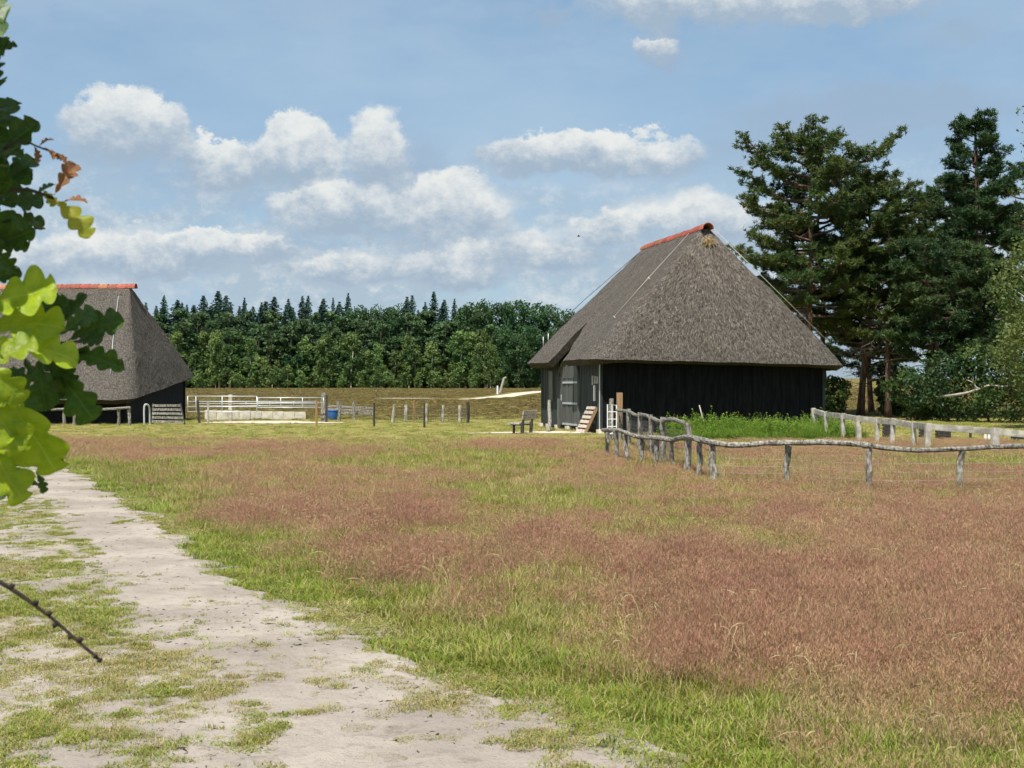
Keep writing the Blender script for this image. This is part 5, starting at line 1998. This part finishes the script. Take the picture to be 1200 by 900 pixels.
    for i in range(4):
        rg = np.random.default_rng(820 + i)
        mb = MB()
        for k in range(3):
            a = rg.random() * 6.28
            d = np.array([cos(a), sin(a), 0]) * rg.uniform(.03, .16)
            h = rg.uniform(.2, .36)
            p = rg.normal(0, .04, 3); p[2] = 0
            pts = smooth_path([p, p + d * .3 + np.array([0, 0, h * .6]), p + d + np.array([0, 0, h]), p + d * 1.7 + np.array([0, 0, h * rg.uniform(.85, 1.05)])], 2)
            mb.tube(pts, np.r_[np.full(len(pts) - 3, .0013), .002, .0032, .0008], 3)
        st.append(mb.mesh('dry_stalk', M['blade_straw']))
    coll = proto_collection('dry_stalk', st)
    x, y = sample(2400, 5, 34, 1.0)
    ok = (x - edge_x(y) > .3) & (fbm(x * .7, y * .5, 121) + RNG.normal(0, .1, len(x)) > .52)
    x, y = x[ok], y[ok]
    n = len(x)
    s = RNG.uniform(.6, 1.15, n)
    scatter('dry_stalks', np.stack([x, y, gz(x, y)], -1), np.stack([RNG.normal(0, .1, n), RNG.normal(0, .1, n), RNG.random(n) * 6.28], -1), np.stack([s, s, s], -1),
            RNG.integers(0, 4, n).astype(np.int32), coll, 'pale dry grass stalks standing above the meadow', 'grass')

    # heather on the heath
    coll = proto_collection('heather_clump', [heather_clump(i) for i in range(4)])
    n = 26000
    y = 66 + RNG.random(n) ** 1.2 * 186
    x = (RNG.random(n) * 2 - 1) * (.46 * y + 4)
    keep = (heath(x, y) > RNG.random(n)) & ~((x > -29) & (x < -17) & (y < 69))
    # keep the sand path open
    px = np.interp(y, [133, 137, 150, 165, 190, 205, 228], [-6.5, -4, -1.5, 0, 2.2, 6, 20])
    keep &= ~((np.abs(x - px) < 3.0) & (y > 130) & (y < 230)) & ~((x > -15) & (x < -7) & (y > 130) & (y < 137))
    x, y = x[keep], y[keep]
    n = len(x)
    s = RNG.uniform(.5, 1.15, n) * np.clip(y / 130, .65, 1.7)
    pts = np.stack([x, y, gz(x, y) - .03], -1)
    rot = np.stack([np.zeros(n), np.zeros(n), RNG.random(n) * 6.28], -1)
    scatter('heather', pts, rot, np.stack([s * 1.3, s * 1.3, np.minimum(s, 1.0) * .5], -1), RNG.integers(0, 4, n).astype(np.int32), coll, 'brown heather over the far heath', 'heather')

    # green weeds along the barn's end wall
    coll = proto_collection('weed_plant', [weed_plant(i) for i in range(5)])
    n = 1900
    t = RNG.random(n); q = RNG.random(n)
    x = 5.2 + t * 6.2
    y = 40.4 + 1.0 * (t - .5) + q * (4.6 + 1.2 * t)
    bx = (x - BO[0]) * cos(TH) + (y - BO[1]) * sin(TH)
    by = -(x - BO[0]) * sin(TH) + (y - BO[1]) * cos(TH)
    keep = (by < .8) & (fbm(x * .8, y * .8, 99) > .33)
    x, y = x[keep], y[keep]
    n = len(x)
    s = RNG.uniform(.35, 1.1, n) * (.5 + .5 * sstep(y, 40.5, 43.5)) * (.6 + .8 * fbm(x * .9, y * .9, 101))
    pts = np.stack([x, y, gz(x, y)], -1)
    rot = np.stack([RNG.normal(0, .08, n), RNG.normal(0, .08, n), RNG.random(n) * 6.28], -1)
    scatter('weeds', pts, rot, np.stack([s, s, s], -1), RNG.integers(0, 5, n).astype(np.int32), coll, 'bright green weeds along the barn end wall', 'weeds')


build_grass()


# ------------------------------------------------------------------ the oak whose branch hangs into the picture at the left
def oak_leaf_mesh(seed, mtl, curl=.25, fold=.25, lobes=4.2, holes=False):
    """lobed leaf, stalk at the origin, tip along +Y, unit length"""
    rg = np.random.default_rng(seed)
    n, k = 44, 7
    ts = np.linspace(0, 1, n)
    env = np.sin(pi * np.clip(ts, 0, 1) ** 1.5) ** .55 * .285
    ph = rg.uniform(-.12, .12)
    vs = []
    for i, t in enumerate(ts):
        row = []
        for sgn in (-1, 1):
            lob = .46 + .62 * abs(sin(pi * (lobes * t + ph + sgn * .09))) ** .7
            lob = lob if t < .93 else 1.0
            row.append(max(.008, env[i] * lob * (.55 + .6 * t)))
        if t < .08:
            row = [.010, .010]
        for j in range(k):
            f = j / (k - 1) * 2 - 1
            w = row[0] if f < 0 else row[1]
            x = f * w
            z = abs(f) * w * fold + curl * (t - .3) ** 2 * (-1) + .02 * sin(9 * t + f * 4 + seed) + .012 * sin(25 * t) * f
            vs.append((x, t + .22 * abs(f) * w, z))
    fs = [(i * k + j, i * k + j + 1, (i + 1) * k + j + 1, (i + 1) * k + j) for i in range(n - 1) for j in range(k - 1)]
    mb = MB(); mb.add(vs, fs)
    return mb.mesh('leaf', M[mtl], True)


def build_oak():
    base = np.array([-3.3, 1.9, 0])
    root = empty('oak_tree', base, 'young oak whose sunlit branch of lobed leaves hangs in at the left edge', 'tree')
    tp = np.array([base + np.array([0, 0, -.2]), base + np.array([.05, .02, 1.0]), base + np.array([.02, .08, 2.2]), base + np.array([-.1, .1, 3.4])])
    mb = MB(); mb.tube(smooth_path(tp, 4), np.linspace(.17, .07, 13), 10, rough=.04)
    obj('trunk', mb, M['oak_bark'], root, smooth=True)

    def limb(pts, r0, r1, nm='branch', m_='oak_bark'):
        q = smooth_path(pts, 4)
        mb = MB(); mb.tube(q, r1 + (r0 - r1) * np.linspace(1, 0, len(q)) ** 2.6, 7, rough=.05, seed=len(q))
        return obj(nm, mb, M[m_], root, smooth=True)
    Y = 2.25
    limb([base + np.array([.03, .05, 1.6]), np.array([-2.2, 2.1, 2.15]), P(-160, 300, Y), P(-30, 235, Y), P(25, 222, Y), P(62, 232, Y)], .05, .003)
    limb([base + np.array([.03, .05, 1.2]), np.array([-2.1, 2.1, 1.6]), P(-140, 470, Y), P(-20, 420, Y), P(50, 405, Y), P(95, 400, Y)], .045, .003)
    limb([P(-140, 470, Y), P(-40, 500, Y), P(0, 540, Y), P(45, 546, Y)], .012, .002)
    limb([P(-30, 235, Y), P(-10, 190, Y), P(20, 165, Y), P(45, 172, Y), P(78, 185, Y)], .007, .0015)
    limb([P(-160, 300, Y), P(-60, 140, Y), P(-5, 60, Y)], .012, .002)
    # bare twig with buds, lower left
    ty = 1.9
    tw = [P(-260, 560, ty), P(-60, 655, ty), P(0, 682, ty), P(30, 701, ty), P(62, 725, ty), P(88, 748, ty), P(117, 773, ty)]
    limb(tw, .006, .0024, 'twig', 'twig_dark')
    mb = MB()
    for (u, v, du, dv) in ((12, 688, 6, -3), (40, 707, 6, -2), (55, 719, 7, -1), (66, 730, -3, 6), (92, 750, 6, -2), (110, 768, 5, 1), (116, 772, 3, 4), (84, 744, -3, 5)):
        a, b = P(u, v, ty), P(u + du, v + dv, ty)
        mb.tube([a, (a * .6 + b * .4), b], [.0035, .0052, .0012], 6)
    obj('bud', mb, M['twig_dark'], root, smooth=True)
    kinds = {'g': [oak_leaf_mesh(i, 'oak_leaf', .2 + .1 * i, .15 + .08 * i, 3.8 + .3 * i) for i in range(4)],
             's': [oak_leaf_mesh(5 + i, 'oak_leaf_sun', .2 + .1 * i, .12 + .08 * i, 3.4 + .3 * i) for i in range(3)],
             'y': [oak_leaf_mesh(9 + i, 'oak_leaf_young', .3, .3, 3.6) for i in range(2)],
             'r': [oak_leaf_mesh(19 + i, 'oak_leaf_red', .5, .5, 4.0) for i in range(2)]}
    rg = np.random.default_rng(5)

    def leaf(kind, a, b, y0, y1=None, roll=0.0, wide=1.0, face=None):
        """leaf from pixel a (stalk) to pixel b (tip); roll turns it about its own axis"""
        y1 = y0 if y1 is None else y1
        p, q = P(a[0], a[1], y0), P(b[0], b[1], y1)
        d = q - p; L = np.linalg.norm(d); d /= L
        view = np.array([0, -1.0, 0]) * .7 + np.array(SUN) * .75 if kind != 'g' else np.array([0, -1.0, -.15])
        s = np.cross(d, view); s /= np.linalg.norm(s)
        nz = np.cross(s, d)
        s2 = s * cos(roll) + nz * sin(roll)
        nz2 = np.cross(s2, d)
        me = kinds[kind][rg.integers(0, len(kinds[kind]))]
        o = bpy.data.objects.new('leaf', me)
        m = Matrix(((s2[0] * L * wide, d[0] * L, nz2[0] * L, p[0] - base[0]), (s2[1] * L * wide, d[1] * L, nz2[1] * L, p[1] - base[1]), (s2[2] * L * wide, d[2] * L, nz2[2] * L, p[2] - base[2]), (0, 0, 0, 1)))
        o.parent = root
        o.matrix_local = m
        link(o)
        return (p + q) / 2
    lit, dark = [], []
    # sunlit leaves, brightened in their colour
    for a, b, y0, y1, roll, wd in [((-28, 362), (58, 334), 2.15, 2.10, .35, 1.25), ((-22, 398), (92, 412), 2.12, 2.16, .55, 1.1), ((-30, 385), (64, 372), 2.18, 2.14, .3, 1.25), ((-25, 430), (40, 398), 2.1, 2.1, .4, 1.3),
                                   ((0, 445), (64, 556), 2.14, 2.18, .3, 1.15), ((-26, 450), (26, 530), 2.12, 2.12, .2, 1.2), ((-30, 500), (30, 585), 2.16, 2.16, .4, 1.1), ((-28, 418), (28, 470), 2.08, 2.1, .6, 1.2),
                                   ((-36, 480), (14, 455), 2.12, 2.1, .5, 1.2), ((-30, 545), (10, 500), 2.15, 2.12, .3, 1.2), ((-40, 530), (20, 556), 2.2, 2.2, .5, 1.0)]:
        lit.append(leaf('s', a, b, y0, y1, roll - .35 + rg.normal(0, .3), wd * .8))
    for k, a, b, y0, y1, roll, wd in [('y', (62, 232), (106, 273), 2.25, 2.24, .35, .95), ('r', (63, 228), (89, 189), 2.25, 2.27, -.6, .8), ('r', (72, 236), (101, 232), 2.25, 2.26, .5, 1.0), ('y', (50, 222), (64, 240), 2.25, 2.25, .2, 1.1),
                                   ('r', (44, 172), (60, 160), 2.25, 2.26, .4, .8), ('r', (52, 172), (64, 183), 2.25, 2.24, .9, .9), ('r', (60, 176), (74, 187), 2.25, 2.26, -.9, .9), ('r', (66, 178), (78, 190), 2.25, 2.24, .3, .6), ('r', (40, 170), (45, 188), 2.25, 2.24, .8, .8)]:
        lit.append(leaf(k, a, b, y0, y1, roll, wd))
    # leaves darkened in colour, further shaded by the added leaves below
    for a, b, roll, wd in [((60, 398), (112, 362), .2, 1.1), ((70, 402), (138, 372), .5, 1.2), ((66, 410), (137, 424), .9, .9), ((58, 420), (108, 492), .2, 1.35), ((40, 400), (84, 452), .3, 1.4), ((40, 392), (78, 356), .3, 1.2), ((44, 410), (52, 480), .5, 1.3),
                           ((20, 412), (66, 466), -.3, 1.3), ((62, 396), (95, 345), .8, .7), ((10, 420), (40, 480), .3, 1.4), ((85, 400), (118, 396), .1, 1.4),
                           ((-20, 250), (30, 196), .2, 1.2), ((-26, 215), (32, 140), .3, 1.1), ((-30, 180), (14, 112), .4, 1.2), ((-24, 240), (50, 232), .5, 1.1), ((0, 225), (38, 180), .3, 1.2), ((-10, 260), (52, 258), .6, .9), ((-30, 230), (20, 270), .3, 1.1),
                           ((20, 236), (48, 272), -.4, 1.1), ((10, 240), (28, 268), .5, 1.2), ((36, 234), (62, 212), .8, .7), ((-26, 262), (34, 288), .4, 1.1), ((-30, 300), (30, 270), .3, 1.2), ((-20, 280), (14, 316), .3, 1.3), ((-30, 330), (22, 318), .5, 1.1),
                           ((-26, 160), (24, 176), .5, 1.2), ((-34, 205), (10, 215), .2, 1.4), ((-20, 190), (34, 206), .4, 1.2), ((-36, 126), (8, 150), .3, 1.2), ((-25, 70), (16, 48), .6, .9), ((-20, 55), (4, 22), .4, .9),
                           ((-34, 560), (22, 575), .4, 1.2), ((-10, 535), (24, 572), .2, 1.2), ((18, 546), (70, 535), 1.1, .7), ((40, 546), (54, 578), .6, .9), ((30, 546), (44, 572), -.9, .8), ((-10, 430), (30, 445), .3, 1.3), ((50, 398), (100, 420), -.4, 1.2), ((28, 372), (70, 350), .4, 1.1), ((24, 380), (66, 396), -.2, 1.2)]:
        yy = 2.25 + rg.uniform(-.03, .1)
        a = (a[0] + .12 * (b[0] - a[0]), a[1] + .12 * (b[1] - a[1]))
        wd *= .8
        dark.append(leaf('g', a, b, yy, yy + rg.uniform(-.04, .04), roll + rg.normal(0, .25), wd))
    # unseen leaves added on the sun line of each dark leaf to shade it
    S = np.array(SUN)
    lit = np.array(lit)
    for c in dark:
        for rep in range(3):
            t = rg.uniform(.30, .62)
            q = c + S * t + rg.normal(0, .025, 3)
            w = lit - q
            perp = np.linalg.norm(w - np.outer(w @ S, S), axis=1)
            if perp.min() < .055 and rep:
                continue
            if perp.min() < .035:
                continue
            if q[0] / q[1] * F + 600 > -25:
                q = c + S * .75
            d = rg.normal(0, 1, 3); d -= S * (d @ S); d /= np.linalg.norm(d)
            s = np.cross(d, S)
            L = rg.uniform(.13, .17)
            p = q - d * L * .5
            me = kinds['g'][rg.integers(0, 4)]
            o = bpy.data.objects.new('leaf', me)
            o.parent = root
            o.matrix_local = Matrix(((s[0] * L * 1.3, d[0] * L, S[0] * L, p[0] - base[0]), (s[1] * L * 1.3, d[1] * L, S[1] * L, p[1] - base[1]), (s[2] * L * 1.3, d[2] * L, S[2] * L, p[2] - base[2]), (0, 0, 0, 1)))
            link(o)
    for a, b in ((np.array([-2.2, 2.1, 2.15]), np.array([-1.25, 1.95, 2.6])), (np.array([-2.1, 2.1, 1.6]), np.array([-1.3, 2.0, 2.15]))):
        limb([a, (a + b) / 2 + np.array([0, 0, .1]), b], .02, .004)


build_oak()

# a bird far off over the wood
bp_ = P(678, 277, 160)
mbd = MB()
mbd.tube([bp_ + np.array([-.22, 0, 0]), bp_ + np.array([-.1, 0, .03]), bp_ + np.array([.1, 0, .03]), bp_ + np.array([.24, 0, .05])], [.01, .06, .06, .015], 6)
bird = empty('bird', bp_, 'tiny dark bird flying above the far wood', 'bird')
obj('body', mbd, M['rubber'], bird)
for s in (-1, 1):
    mb = MB(); c = bp_ + np.array([0, 0, .05])
    mb.add([c + np.array([-.09, 0, 0]), c + np.array([.09, 0, 0]), c + np.array([.06, s * .3, .10]), c + np.array([-.04, s * .3, .10]), c + np.array([0, s * .5, .04])], [(0, 1, 2, 3), (3, 2, 4)])
    obj('wing', mb, M['rubber'], bird)
